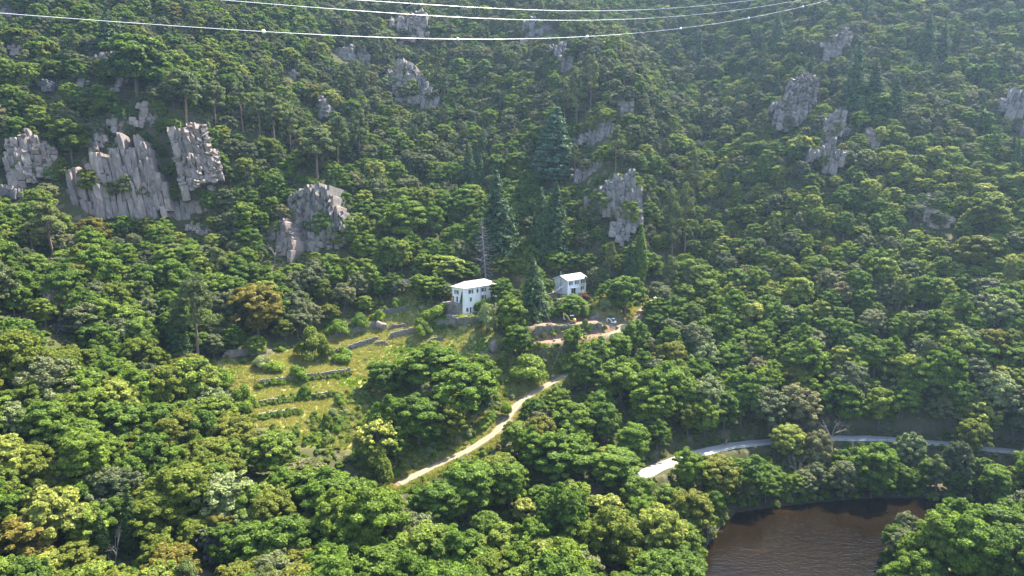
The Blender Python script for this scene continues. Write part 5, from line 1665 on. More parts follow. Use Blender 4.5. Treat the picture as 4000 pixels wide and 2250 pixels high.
# ------------------------------------------------------------------ trees picked out of the photograph: kind, x, top, foot, width (pixels of a 2576 wide view), own label
K = 4000 / 2576
PICKED = [
    ('cedar_tree', 1390, 268, 455, 104, 'big blue green cedar with level branches on the slope'),
    ('fir_tree', 1256, 425, 655, 118, 'tall broad dark fir above the farmhouse'),
    ('fir_tree', 1362, 468, 660, 84, 'slender fir right of the tall broad fir'),
    ('fir_tree', 1396, 455, 655, 84, 'pointed fir straight above the white house chimney'),
    ('chestnut_tree', 1120, 640, 712, 128, 'broad light green tree up left of the farmhouse'),
    ('oak_tree', 1175, 655, 712, 70, 'oak close behind the left end of farmhouse roof'),
    ('oak_tree', 1262, 640, 702, 84, 'dark oak close behind the farmhouse'),
    ('oak_tree', 1308, 650, 702, 60, 'oak behind the low outhouse roof'),
    ('acacia_tree', 1400, 630, 692, 60, 'green tree close behind the white house chimney'),
    ('oak_tree', 1440, 628, 690, 70, 'oak close behind the white house'),
    ('chestnut_tree', 1482, 640, 694, 60, 'yellowish tree behind the right end of white house'),
    ('shrub', 1108, 752, 802, 92, 'leafy bright bush left below the farmhouse'),
    ('acacia_tree', 1085, 690, 760, 80, 'green tree left of the farmhouse landing'),
    ('dead_fir', 1222, 545, 705, 120, 'bare grey dead fir behind the farmhouse roof'),
    ('fir_tree', 1344, 640, 795, 88, 'dark dense spruce between the two houses'),
    ('fir_tree', 1185, 350, 480, 46, 'narrow dark fir left of the big cedar'),
    ('fir_tree', 1214, 318, 410, 42, 'small dark fir up the slope left of the cedar'),
    ('fir_tree', 1205, 380, 480, 40, 'little fir beside the narrow dark fir'),
    ('fir_tree', 2142, 105, 305, 86, 'tallest dark fir on the right slope'),
    ('fir_tree', 2196, 150, 305, 76, 'broad fir just right of the tallest one'),
    ('fir_tree', 2328, 30, 165, 56, 'hazy dark fir near the upper right corner'),
    ('fir_tree', 2365, 60, 170, 50, 'hazy fir beside the upper right dark fir'),
    ('fir_tree', 1955, 20, 130, 44, 'hazy fir under the right end of the wires'),
    ('fir_tree', 2250, 190, 305, 50, 'slim fir right of the broad fir pair'),
    ('fir_tree', 285, 22, 165, 92, 'black green fir in the upper left woods'),
    ('fir_tree', 1760, 80, 180, 30, 'slim hazy conifer in the gully'),
    ('cypress_tree', 326, 1205, 1405, 40, 'taller of two narrow cypresses in the lower left woods'),
    ('cypress_tree', 262, 1280, 1425, 36, 'shorter of two narrow cypresses in the lower left woods'),
    ('poplar_tree', 1606, 563, 722, 36, 'slim light green poplar beside the road tunnel'),
    ('fir_tree', 1582, 600, 722, 44, 'dark slim conifer touching the poplar'),
    ('pine_tree', 500, 690, 925, 130, 'tall olive dark conifer above the left meadow edge'),
    ('fir_tree', 455, 765, 905, 66, 'dark conifer half hidden by the tall olive one'),
    ('pine_tree', 140, 515, 668, 100, 'leaning pine with bare reddish trunk at the left'),
    ('pine_tree', 470, 185, 318, 120, 'tall flat topped pine on the rock tower'),
    ('pine_tree', 545, 212, 325, 66, 'pine right of the flat topped pine'),
    ('pine_tree', 612, 214, 335, 66, 'second pine right of the flat topped pine'),
    ('pine_tree', 655, 240, 355, 64, 'third pine right of the flat topped pine'),
    ('pine_tree', 692, 246, 372, 72, 'fourth pine right of the flat topped pine'),
    ('pine_tree', 733, 280, 400, 62, 'fifth pine right of the flat topped pine'),
    ('pine_tree', 800, 325, 480, 118, 'big spreading pine above the grey buttress'),
    ('pine_tree', 850, 300, 440, 64, 'pine right of the big spreading pine'),
    ('pine_tree', 905, 285, 420, 60, 'second pine right of the big spreading pine'),
    ('pine_tree', 1690, 490, 695, 64, 'tall thin pine below the right end of the spur'),
    ('pine_tree', 1722, 470, 660, 66, 'tall thin pine right of its twin by the spur'),
    ('pine_tree', 1745, 385, 520, 52, 'pine in the gully above the thin pair'),
    ('pine_tree', 1548, 325, 440, 54, 'pine standing by the stepped rock ridge'),
    ('pine_tree', 1452, 175, 330, 56, 'left pine of the spur group under the wires'),
    ('pine_tree', 1486, 150, 290, 52, 'right pine of the spur group under the wires'),
    ('pine_tree', 1420, 210, 320, 52, 'lower pine of the spur group under the wires'),
    ('pine_tree', 2260, 700, 800, 52, 'pine alone among bushes on the right slope'),
    ('pine_tree', 2060, 160, 270, 46, 'thin pine beside the scaly crag'),
    ('maple_tree', 650, 708, 860, 142, 'wide rusty olive oak at the edge of the meadow'),
    ('olive_shrub', 786, 812, 908, 98, 'round olive green bush tree on the meadow edge'),
    ('maple_tree', 182, 298, 410, 118, 'rusty tree between the two left cliffs'),
    ('maple_tree', 812, 698, 765, 54, 'small rusty crown above the terraces'),
    ('oak_tree', 345, 88, 240, 185, 'big dark domed oak above the long cliff'),
    ('acacia_tree', 1025, 498, 615, 118, 'lime green tree in the middle of the slope'),
    ('oak_tree', 980, 592, 690, 72, 'egg shaped oak under the lime green tree'),
    ('acacia_tree', 1090, 510, 600, 54, 'narrow bright green tree right of the lime one'),
    ('acacia_tree', 1082, 862, 985, 158, 'big dark green acacia in the middle of the terraces'),
    ('acacia_tree', 1172, 905, 1045, 165, 'widest dark green acacia below the terraces'),
    ('oak_tree', 965, 905, 995, 112, 'rounded oak left of the big terrace acacia'),
    ('grey_shrub', 1225, 750, 838, 72, 'silvery olive bush below the farmhouse'),
    ('shrub', 1222, 735, 790, 62, 'light green bush against the farmhouse front'),
    ('acacia_tree', 1288, 742, 850, 78, 'upright bright acacia between farmhouse and dug bench'),
    ('acacia_tree', 1302, 812, 905, 92, 'dark acacia below the upright one'),
    ('shrub', 1065, 792, 845, 62, 'round grey green bush on the stone terrace'),
    ('acacia_tree', 1440, 742, 800, 82, 'leafy green tree in front of the white house'),
    ('acacia_tree', 1445, 826, 905, 66, 'green tree standing alone on the red soil ramp'),
    ('shrub', 1471, 799, 836, 28, 'tiny bush on the bench right of the excavator'),
    ('shrub', 1352, 772, 802, 46, 'low bush on the bank left above the excavator'),
    ('shrub', 1392, 768, 798, 44, 'leafy bush on the bank just above the excavator boom'),
    ('shrub', 1478, 775, 800, 40, 'low bush on the dry bank above the bench'),
    ('acacia_tree', 2255, 1415, 1530, 125, 'low riverside tree at the very bottom right of the pool'),
    ('oak_tree', 1572, 690, 795, 108, 'broad oak right of the dry bank'),
    ('acacia_tree', 1530, 705, 775, 62, 'bright tree beside the broad oak on the bank'),
    ('holm_oak', 1500, 668, 735, 58, 'pale leaved tree behind the parked car'),
    ('grey_shrub', 1520, 742, 785, 48, 'spiky grey green bush on the dry bank'),
    ('red_shrub', 1470, 735, 758, 34, 'dark red ornamental bush at the white house corner'),
    ('olive_shrub', 956, 1108, 1212, 98, 'dense round olive bush beside the track end'),
    ('maple_tree', 1540, 1262, 1460, 165, 'large olive yellow tree at the bottom edge'),
    ('blossoming_tree', 1320, 1250, 1325, 66, 'cream flowering tree low in the middle woods'),
    ('blossoming_tree', 1525, 1240, 1320, 92, 'flowering crown above the large olive yellow tree'),
    ('oak_tree', 690, 1080, 1205, 140, 'loose crowned oak left of the round olive bush'),
    ('acacia_tree', 1180, 1150, 1310, 170, 'bright acacia under the end of the dirt track'),
    ('acacia_tree', 1105, 1200, 1330, 140, 'bright acacia left of the one under the track end'),
    ('acacia_tree', 2370, 1268, 1475, 150, 'fresh green riverside tree nearest the pool'),
    ('acacia_tree', 2445, 1290, 1500, 165, 'fresh green riverside tree second from the pool'),
    ('oak_tree', 2530, 1320, 1510, 150, 'pale green riverside tree in the bottom right corner'),
    ('acacia_tree', 2300, 1378, 1520, 120, 'low green riverside tree in front of the pool'),
    ('chestnut_tree', 1980, 1062, 1160, 98, 'yellow green tree hiding the road by the dead snag'),
    ('holm_oak', 2055, 1075, 1200, 84, 'grey green tree standing right across the road'),
    ('acacia_tree', 2190, 1110, 1265, 125, 'tall light green tree on the bank under the road'),
    ('olive_tree', 2285, 1078, 1190, 76, 'silvery tree overlapping the road'),
    ('pine_tree', 2352, 1150, 1255, 66, 'thin crowned tree leaning over the water'),
    ('maple_tree', 2442, 1058, 1165, 92, 'olive tree across the road at the right'),
    ('holm_oak', 2395, 1100, 1240, 76, 'dark tree on the bank below the road bend'),
    ('maple_tree', 1800, 1142, 1260, 124, 'broad olive tree left on the river bank'),
    ('acacia_tree', 1884, 1140, 1265, 112, 'bright tree on the river bank below the cyclist'),
    ('acacia_tree', 1735, 1128, 1250, 92, 'acacia at the left end of the gravel road'),
    ('acacia_tree', 2500, 1165, 1285, 104, 'green tree on the bank near the right edge'),
    ('holm_oak', 2120, 1150, 1260, 84, 'grey leaved tree in the middle of the river bank'),
    ('dead_tree', 2088, 1055, 1130, 66, 'bare pale snag above the gravel road'),
    ('dead_tree', 1780, 1295, 1370, 70, 'bare snag leaning over the pool edge'),
    ('dead_tree', 295, 1310, 1440, 46, 'bare grey snag between the two cypresses'),
    ('dead_tree', 1497, 1130, 1215, 60, 'thin bare tree in the dark hollow'),
    ('dead_tree', 690, 610, 660, 50, 'bare twigs at the foot of the grey buttress'),
    ('dead_tree', 1070, 800, 850, 26, 'bare snag on the terrace right of the round bush'),
    ('dead_tree', 2005, 1130, 1240, 30, 'dead trunk among the river bank trees'),
    ('shrub', 850, 800, 842, 66, 'leafy bush hanging over the long terrace wall'),
    ('shrub', 905, 785, 828, 54, 'bright bush on top of the long terrace wall'),
    ('shrub', 950, 770, 812, 46, 'yellowish bush behind the split boulder'),
    ('shrub', 1000, 748, 778, 34, 'clipped round bush above the terraces'),
    ('shrub', 855, 985, 1020, 40, 'vivid green bush on the lowest grass band'),
    ('olive_shrub', 822, 1030, 1078, 42, 'dark green upright bush on the meadow foot'),
    ('shrub', 560, 925, 970, 62, 'lime bush at the left end of the meadow'),
    ('shrub', 610, 955, 1035, 70, 'dark leafy bush below the meadow edge'),
    ('shrub', 690, 900, 935, 70, 'bright bramble mound on the upper grass band'),
    ('shrub', 765, 960, 1000, 40, 'upright dark bush on the wide grass band'),
    ('shrub', 870, 865, 908, 80, 'bramble mound on the second grass band'),
    ('shrub', 750, 915, 955, 60, 'leafy mound left on the second grass band'),
    ('grey_shrub', 660, 890, 925, 60, 'pale mound under the meadow wall'),
    ('shrub', 1430, 880, 930, 70, 'dark bush under the red soil ramp'),
    ('shrub', 1330, 880, 950, 110, 'wide bramble thicket right of the acacias'),
    ('shrub', 1270, 1000, 1050, 40, 'vivid bush at the bend of the track'),
    ('acacia_tree', 1445, 1010, 1110, 120, 'big bright acacia right of the track bend'),
    ('acacia_tree', 1500, 846, 958, 96, 'green tree hiding the track under the dug bench'),
    ('acacia_tree', 1552, 830, 925, 84, 'bright tree hiding the track below the small digger'),
    ('oak_tree', 1472, 880, 985, 92, 'rounded tree left of the one hiding the track'),
    ('oak_tree', 1595, 800, 900, 80, 'oak crowding the lower side of the hairpin'),
    ('acacia_tree', 1560, 900, 1010, 130, 'big acacia under the hairpin of the track'),
    ('acacia_tree', 1640, 960, 1080, 130, 'big acacia right below the hairpin'),
    ('acacia_tree', 1400, 1080, 1220, 170, 'wide acacia under the middle of the track'),
    ('acacia_tree', 1540, 1120, 1230, 160, 'wide acacia in the middle of the lower woods'),
    ('chestnut_tree', 1010, 600, 690, 60, 'yellowish crown below the lime green tree'),
    ('maple_tree', 1070, 470, 560, 70, 'olive crown above the lime green tree'),
    ('maple_tree', 2480, 480, 600, 120, 'olive domed tree group right edge upper'),
    ('maple_tree', 2450, 590, 680, 110, 'olive domed tree below its twin at right edge'),
    ('acacia_tree', 2200, 230, 310, 80, 'round green tree under the tallest firs'),
    ('blossoming_tree', 2010, 340, 420, 70, 'pale yellow crown beside the scaly crag'),
]
INST = []                                                     # kind, x, y, z, width, height, label


def add(kind, x, y, z, w, h, label=None):
    INST.append([kind, float(x), float(y), float(z), float(w), float(h), label])


for kind, x, t, f_, w, lab in PICKED:
    p = hit(x * K, f_ * K)
    d = proj(*p)[2]
    add(kind, *p, w * K * d / FPX, max(2.0, (f_ - t) * K * d / FPX), lab)
n_picked = len(INST)

# ------------------------------------------------------------------ the rest of the wood
CLEAR = [(HOUSE_PX, 242), (HOUSE2_PX, 256), (SOIL_PX, 900), (TERRACE_PX, 900), (SCRUB_PX, 900),
         ([(2080, 1250), (2280, 1225), (2460, 1225), (2460, 1330), (2100, 1345)], 232),
         ([(1690, 1215), (1880, 1190), (1880, 1290), (1700, 1300)], 238),
         ([(1640, 1860), (1660, 1820), (1830, 1750), (1930, 1690), (1990, 1590), (2100, 1510), (2250, 1445), (2240, 1475), (2060, 1580), (1980, 1680), (1850, 1780), (1720, 1840)], 180),
         ([(2470, 1290), (2480, 1230), (2540, 1150), (2590, 1130), (2590, 1160), (2530, 1220), (2520, 1290)], 240),
         ([(2640, 1800), (2700, 1770), (2860, 1722), (3050, 1700), (3060, 1735), (2860, 1765), (2720, 1805)], 204),
         ([(3240, 1690), (3500, 1690), (3730, 1715), (3730, 1750), (3500, 1735), (3240, 1730)], 204), ([(3800, 1735), (4000, 1750), (4000, 1790), (3800, 1765)], 198),
         ([(2760, 2250), (2790, 2110), (2900, 2020), (3200, 1985), (3600, 1960), (3740, 1970), (3560, 2050), (3520, 2140), (3440, 2250)], 180)]
SPARSE = [([(0, 1000), (330, 1080), (330, 1280), (180, 1380), (0, 1400)], 0.3), ([(0, 0), (300, 0), (150, 130), (100, 240), (0, 260)], 0.5),
          ([(2900, 620), (3650, 620), (3650, 1150), (2950, 1150)], 0.32), (SCRUB_PX, 0.72), ([(900, 350), (1300, 330), (1350, 700), (1000, 600)], 0.15)]
for pl, yb_, lab, root in CLIFFS:
    cx_, cy_ = np.mean([p[0] for p in pl]), np.mean([p[1] for p in pl])
    CLEAR.append(([(cx_ + (x - cx_) * 0.93, cy_ + (y - cy_) * 0.93) for x, y in pl], yb_ + 1))


for q, (kind, x, t, f_, w, lab) in zip(INST, PICKED):
    dn = 0.95 if kind in ('cypress_tree', 'poplar_tree', 'cedar_tree', 'dead_tree') else 0.72
    CLEAR.append(([((x - 0.30 * w) * K, (t + 0.12 * (f_ - t)) * K), (x * K, t * K), ((x + 0.30 * w) * K, (t + 0.12 * (f_ - t)) * K), ((x + 0.32 * w) * K, (t + dn * (f_ - t)) * K), ((x - 0.32 * w) * K, (t + dn * (f_ - t)) * K)], q[2] - 0.5))
BOX = np.array([(min(p[0] for p in pl), min(p[1] for p in pl), max(p[0] for p in pl), max(p[1] for p in pl), yk) for pl, yk in CLEAR])


def blocks(tx, ty, y, home=False):
    """would a plant at depth y hide a place that must stay in sight?"""
    c = (BOX[:, 0] < tx.max()) & (BOX[:, 2] > tx.min()) & (BOX[:, 1] < ty.max()) & (BOX[:, 3] > ty.min()) & (y < BOX[:, 4] + 1.0)
    for k in np.nonzero(c)[0]:
        if home and CLEAR[k][0] is SCRUB_PX:
            continue
        if inside(CLEAR[k][0], tx, ty).any():
            return True
    return False


def weights(px, py):
    """which kinds grow where, read off the photograph"""
    k = ('oak_tree', 'holm_oak', 'acacia_tree', 'chestnut_tree', 'maple_tree', 'pine_tree', 'fir_tree', 'blossoming_tree', 'shrub', 'olive_tree', 'dead_tree')
    if py > 1950 and px > 2700:
        w = (3, 1, 6, 1, 1, 0, 0, 0, 1, 0.3, 0.1)
    elif px < 1250 and py > 1450:
        w = (5, 2.0, 1.8, 3, 6, 0.1, 0, 0, 0.6, 0.5, 0.12)
    elif py > 1750:
        w = (4, 1.0, 7.5, 1.6, 1.4, 0.2, 0, 0.12, 0.6, 0.6, 0.12)
    elif 2250 < px < 3150 and py > 1200:
        w = (3, 2.2, 5.6, 1.1, 1.2, 0.3, 0, 0.08, 0.4, 0.6, 0.15)
    elif px >= 3150 and py > 1200:
        w = (3, 3, 3.4, 2.5, 1.7, 0.4, 0, 0.2, 0.8, 0.7, 0.3)
    elif px > 2650 and py > 560:
        w = (2.0, 2.0, 1.2, 6.5, 0.9, 0.35, 0.05, 0.15, 1.4, 0.3, 0.1)
    elif px > 2550:
        w = (2.2, 6, 1.0, 1.6, 1.6, 0.7, 0.25, 0.05, 0.6, 0.3, 0.1)
    elif px > 1250 and py < 700:
        w = (2.4, 6, 1.2, 1.6, 0.9, 0.8, 0.15, 0, 0.5, 0.3, 0.1)
    elif px <= 1250 and py < 560:
        w = (4.5, 3.6, 1.2, 1.4, 1.3, 0.5, 0, 0, 0.7, 0.2, 0.1)
    elif px <= 1250:
        w = (4.5, 3.8, 1.4, 1.2, 1.3, 0.6, 0, 0, 0.6, 0.2, 0.12)
    else:
        w = (4, 2.2, 4, 1.5, 1.4, 0.2, 0.1, 0, 0.6, 0.2, 0.06)
    w = np.array(w) / sum(w)
    return k[int(R.choice(len(k), p=w))]


SX, SZ = [q.ravel() for q in np.meshgrid(np.linspace(-0.46, 0.46, 9), np.array((0.2, 0.4, 0.6, 0.8, 0.98)))]
SX = SX * np.where(SZ > 0.9, 0.35, np.where(SZ > 0.7, 0.8, 1.0))
cell = 14.0
hashg = {}


def near(x, y, rad):
    i, j = int(x // cell), int(y // cell)
    for a in (-1, 0, 1):
        for b_ in (-1, 0, 1):
            for q in hashg.get((i + a, j + b_), ()):
                if (q[0] - x) ** 2 + (q[1] - y) ** 2 < (0.40 * (q[2] + rad)) ** 2:
                    return True
    return False


def remember(x, y, rad):
    hashg.setdefault((int(x // cell), int(y // cell)), []).append((x, y, rad))


for q in INST:
    remember(q[1], q[2], q[4] * 0.5)
road_xy, track_xy = [p[:2] for p in ROAD], [p[:2] for p in TRACK]
N = 60000
cx = R.uniform(-330, 330, N)
cy_ = R.uniform(70, 600, N)
cz = hz(cx, cy_)
qx, qy, qd = proj(cx, cy_, cz + 4)
ok = (qx > -350) & (qx < 4350) & (qy > -420) & (qy < 2900) & (cz > 0.45)
ok &= polydist(road_xy, cx, cy_)[0] > 4.6
ok &= polydist(track_xy, cx, cy_)[0] > 4.2
gpx, gpy, _ = proj(cx, cy_, cz)
for pl in (TERRACE_PX, SOIL_PX, HOUSE_PX, HOUSE2_PX):
    ok &= ~(inside(pl, gpx, gpy) & (cy_ > 150) & (cy_ < 280))
for o_, L_, W_ in ((H1, 33, 12), (H2, 16, 8)):
    u_ = (cx - o_[0]) * UX[0] + (cy_ - o_[1]) * UX[1]
    v_ = (cx - o_[0]) * VX[0] + (cy_ - o_[1]) * VX[1]
    ok &= ~((u_ > -3) & (u_ < L_) & (v_ > -4) & (v_ < W_))
for pl, pr in SPARSE:
    ok &= ~(inside(pl, gpx, gpy) & (R.random(N) < pr))
for g in GLADES + BARE:
    ok &= ~(inside(g, gpx, gpy) & (cy_ > 90) & (cy_ < 330))
cand = np.nonzero(ok)[0]
n_tree = 0
for i in cand:
    x, y, z = cx[i], cy_[i], cz[i]
    kind = weights(gpx[i], gpy[i])
    big = 1.3
    if gpy[i] > 1500:
        big = 1.75
    elif gpy[i] > 1150:
        big = 1.5
    elif gpx[i] > 2650 and gpy[i] < 1200:
        big = 1.12
    elif gpy[i] < 700:
        big = 1.25
    w = R.uniform(4.6, 9.2) * big
    h = w * R.uniform(0.85, 1.25)
    if kind in ('pine_tree',):
        h, w = R.uniform(10, 18), R.uniform(5.5, 9)
    elif kind == 'fir_tree':
        h, w = R.uniform(9, 18), R.uniform(4, 6)
    elif kind == 'shrub':
        w, h = R.uniform(2.5, 4.5), R.uniform(1.8, 3.2)
    elif kind == 'dead_tree':
        w, h = R.uniform(3, 5), R.uniform(5, 8)
    elif kind == 'acacia_tree':
        h *= 1.15
    if near(x, y, w * 0.5):
        continue
    # keep sight of open places and rock faces
    tx, ty, _ = proj(x + SX * w, y, z + SZ * h)
    home = inside(SCRUB_PX, gpx[i:i + 1], gpy[i:i + 1])[0]
    if blocks(tx, ty, y, home):
        if kind == 'shrub' or w < 3.0:
            continue
        kind, w, h = 'shrub', R.uniform(2.2, 3.6), R.uniform(1.4, 2.4)       # a low bush may fit where a tree would not
        tx, ty, _ = proj(x + SX * w, y, z + SZ * h)
        if blocks(tx, ty, y, home):
            continue
    add(kind, x, y, z, w, h)
    remember(x, y, w * 0.5)

# trees and bushes leaning over the far and left shores of the pool
shore_line = [Vector((*p, 0)) for p in POND]
for a, c in list(zip(shore_line[:10], shore_line[1:11])) + list(zip(shore_line[14:18], shore_line[15:19])):
    L = (c - a).length
    nrm = Vector((-(c - a).y, (c - a).x, 0)).normalized()
    for k in range(int(L / 2.0)):
        p = a.lerp(c, (k + R.random()) * 2.0 / L)
        tall = k % 2 == 0
        q = p + nrm * (R.uniform(1.5, 5.0) if tall else R.uniform(0.2, 1.4))
        if tall:
            w = R.uniform(5, 8)
            add(R.choice(['acacia_tree', 'oak_tree', 'holm_oak', 'chestnut_tree']), q.x, q.y, float(hz(q.x, q.y)), w, w * R.uniform(1.0, 1.35))
        else:
            w = R.uniform(2.2, 4.2)
            add('shrub', q.x, q.y, float(hz(q.x, q.y)) + 0.1, w, w * 0.75)

# brambles and bushes on the scrub slope and along the terrace walls
for pl, n in ((SCRUB_PX, 620), (TERRACE_PX, 26)):
    xs, ys = [p[0] for p in pl], [p[1] for p in pl]
    for _ in range(n):
        a, c = R.uniform(min(xs), max(xs)), R.uniform(min(ys), max(ys))
        if not inside(pl, [a], [c])[0]:
            continue
        p = hit(a, c)
        if polydist(track_xy, p[0], p[1])[0] < 3.5 or (pl is TERRACE_PX and near(p[0], p[1], 0.2)):
            continue
        w = R.uniform(1.4, 4.0) if pl is SCRUB_PX else R.uniform(1.0, 2.2)
        add(R.choice(['shrub', 'shrub', 'grey_shrub', 'olive_shrub']), *p, w, w * R.uniform(0.55, 0.85))
        remember(p[0], p[1], w * 0.5)
for wi in (8, 9, 10, 11, 6):
    P = WALLS[wi][0]
    for p in P:
        for _ in range(4 if wi in (8, 9, 10) else 2):
            if R.random() < 0.8:
                w = R.uniform(1.3, 2.6)
                q = p + np.array((R.normal(0, 0.5) + 0.4, R.normal(0, 0.5) - 0.4, 0))
                add('shrub' if R.random() < 0.8 else 'olive_shrub', q[0], q[1], min(p[2] + R.uniform(0, 1.2), float(hz(q[0], q[1])) + 0.5), w, w * R.uniform(0.6, 0.9))

# ------------------------------------------------------------------ build: the 300 largest of each kind one by one, the rest as a mass
arr = np.array([[q[1], q[2], q[3], q[4], q[5]] for q in INST])
tpx, tpy, td = proj(arr[:, 0], arr[:, 1], arr[:, 2] + arr[:, 4] * 0.55)
size_px = arr[:, 3] * FPX / td
in_frame = (tpx > -20) & (tpx < 4020) & (tpy > -30) & (tpy < 2290)
LIMIT = 260
single = np.zeros(len(INST), bool)
by_kind = {}
for i, q in enumerate(INST):
    by_kind.setdefault(q[0], []).append(i)
for kind, ids in by_kind.items():
    ids = [i for i in ids if in_frame[i]]
    ids.sort(key=lambda i: (i >= n_picked, -size_px[i]))
    for i in ids[:LIMIT]:
        single[i] = True

MARKS = [(pl, lab) for pl, yb_, lab, root in CLIFFS]
MARKS = [(np.mean([p[0] for p in pl]), np.mean([p[1] for p in pl]), lab) for pl, lab in MARKS]
short = {'long grey cliff': 0}
for i in range(n_picked):
    MARKS.append((tpx[i], tpy[i], INST[i][6]))
MARKS += [(1860, 1150, 'three storey farmhouse'), (2240, 1110, 'white house'), (2235, 1250, 'orange excavator'), (3150, 2120, 'river pool'), (2840, 1730, 'cyclist'), (1490, 1270, 'split boulder')]


def brief(lab):
    ws = lab.split()
    for cut in ('with', 'below', 'above', 'beside', 'between', 'on', 'in', 'at', 'under', 'behind', 'right', 'left', 'just', 'standing', 'near', 'touching', 'half', 'among', 'of', 'straight', 'overlapping', 'hanging', 'from', 'low', 'second'):
        if cut in ws[2:]:
            ws = ws[:2 + ws[2:].index(cut)]
    return ' '.join(ws)


names_ = {}
for x, y, lab in MARKS:
    names_.setdefault(brief(lab), []).append((x, y))
MARKS = [(v[0][0], v[0][1], k) for k, v in names_.items() if len(v) == 1 and len(k.split()) <= 6]
mx, my = np.array([m_[0] for m_ in MARKS]), np.array([m_[1] for m_ in MARKS])
ORD = ['', 'second ', 'third ', 'fourth ', 'fifth ', 'sixth ', 'seventh ', 'eighth ', 'ninth ', 'tenth ']
ORD += [t + ' ' for t in 'eleventh twelfth thirteenth fourteenth fifteenth sixteenth seventeenth eighteenth nineteenth twentieth'.split()]
buckets = {}
for i in np.nonzero(single)[0]:
    if INST[i][6]:
        continue
    dx, dy = tpx[i] - mx, tpy[i] - my
    k = int(np.argmin(np.hypot(dx, dy)))
    ang = math.degrees(math.atan2(-dy[k], dx[k])) % 360
    way = ['right of', 'up and right of', 'straight above', 'up and left of', 'left of', 'down and left of', 'straight below', 'down and right of'][int(((ang + 22.5) % 360) // 45)]
    buckets.setdefault((INST[i][0], way, k), []).append((math.hypot(dx[k], dy[k]), i))
for (kind, way, k), lst in buckets.items():
    for n, (d, i) in enumerate(sorted(lst)):
        size = 'big ' if size_px[i] > 110 else ('small ' if size_px[i] < 50 else '')
        INST[i][6] = (('nearest ' if n == 0 and len(lst) > 1 else ORD[n]) + size + LOOK[kind] + ' ' + way + ' the ' + MARKS[k][2])
GROUP = {'oak_tree': 'oaks of the wooded slopes', 'holm_oak': 'holm oaks of the wooded slopes', 'acacia_tree': 'acacias of the lower woods', 'chestnut_tree': 'chestnuts of the wooded slopes', 'maple_tree': 'olive brown maples of the woods',
         'pine_tree': 'pines on the slopes', 'fir_tree': 'dark firs on the slopes', 'shrub': 'green shrubs on terraces and slopes', 'dead_tree': 'bare dead trees', 'olive_tree': 'silvery olive trees', 'olive_shrub': 'olive green shrubs', 'grey_shrub': 'grey green shrubs',
         'blossoming_tree': 'trees in cream blossom', 'cypress_tree': 'cypresses in the lower left woods'}
var = R.integers(0, 1000, len(INST))
spin = R.uniform(0, 2 * math.pi, len(INST))
for i in np.nonzero(single)[0]:
    kind, x, y, z, w, h, lab = INST[i]
    pr = PLANTS[kind][var[i] % len(PLANTS[kind])]
    s = (w / SIZE[kind][0], w / SIZE[kind][0], h / SIZE[kind][1])
    loc, rot = (x, y, z - 0.1), (R.normal(0, 0.035), R.normal(0, 0.035), spin[i])
    if 'leaning pine' in lab:
        rot = (0, 0.10, spin[i])
    if 'crown' in pr and (size_px[i] > 62 or i < n_picked):
        o = link(kind, None, None, loc, rot, s)
        link('trunk', pr['trunk'], o)
        link('crown', pr['crown'], o)
    else:
        o = link(kind, pr['whole'], None, loc, rot, s)
    tag(o, lab, CATEGORY[kind], GROUP.get(kind) if len(by_kind[kind]) > 1 else None)


def mass(name, label, protos, points, idx, rot, scl):
    """one object that repeats a few shapes over many points"""
    coll = bpy.data.collections.new(name + '_shapes')
    for k, me in enumerate(protos):
        coll.objects.link(bpy.data.objects.new('shape_%03d' % k, me))
    me = bpy.data.meshes.new(name)
    me.vertices.add(len(points))
    me.vertices.foreach_set('co', np.asarray(points, np.float32).ravel())
    for nm, tp, key, v in (('pick', 'INT', 'value', np.asarray(idx, np.int32)), ('turn', 'FLOAT_VECTOR', 'vector', np.asarray(rot, np.float32).ravel()), ('size', 'FLOAT_VECTOR', 'vector', np.asarray(scl, np.float32).ravel())):
        a = me.attributes.new(nm, tp, 'POINT')
        a.data.foreach_set(key, v)
    me.update()
    o = link(name, me)
    g = bpy.data.node_groups.new(name, 'GeometryNodeTree')
    g.interface.new_socket('Geometry', in_out='INPUT', socket_type='NodeSocketGeometry')
    g.interface.new_socket('Geometry', in_out='OUTPUT', socket_type='NodeSocketGeometry')
    n_in, n_out = g.nodes.new('NodeGroupInput'), g.nodes.new('NodeGroupOutput')
    ci = g.nodes.new('GeometryNodeCollectionInfo')
    ci.inputs['Collection'].default_value = coll
    ci.inputs['Separate Children'].default_value = True
    ci.inputs['Reset Children'].default_value = True
    ip = g.nodes.new('GeometryNodeInstanceOnPoints')
    ip.inputs['Pick Instance'].default_value = True
    at_ = {}
    for nm, tp in (('pick', 'INT'), ('turn', 'FLOAT_VECTOR'), ('size', 'FLOAT_VECTOR')):
        q = g.nodes.new('GeometryNodeInputNamedAttribute')
        q.data_type = tp
        q.inputs['Name'].default_value = nm
        at_[nm] = q.outputs[0]
    e2r = g.nodes.new('FunctionNodeEulerToRotation')
    g.links.new(at_['turn'], e2r.inputs[0])
    g.links.new(n_in.outputs[0], ip.inputs['Points'])
    g.links.new(ci.outputs[0], ip.inputs['Instance'])
    g.links.new(at_['pick'], ip.inputs['Instance Index'])
    g.links.new(e2r.outputs[0], ip.inputs['Rotation'])
    g.links.new(at_['size'], ip.inputs['Scale'])
    g.links.new(ip.outputs[0], n_out.inputs[0])
    mod = o.modifiers.new('scatter', 'NODES')
    mod.node_group = g
    return tag(o, label, kind='stuff')


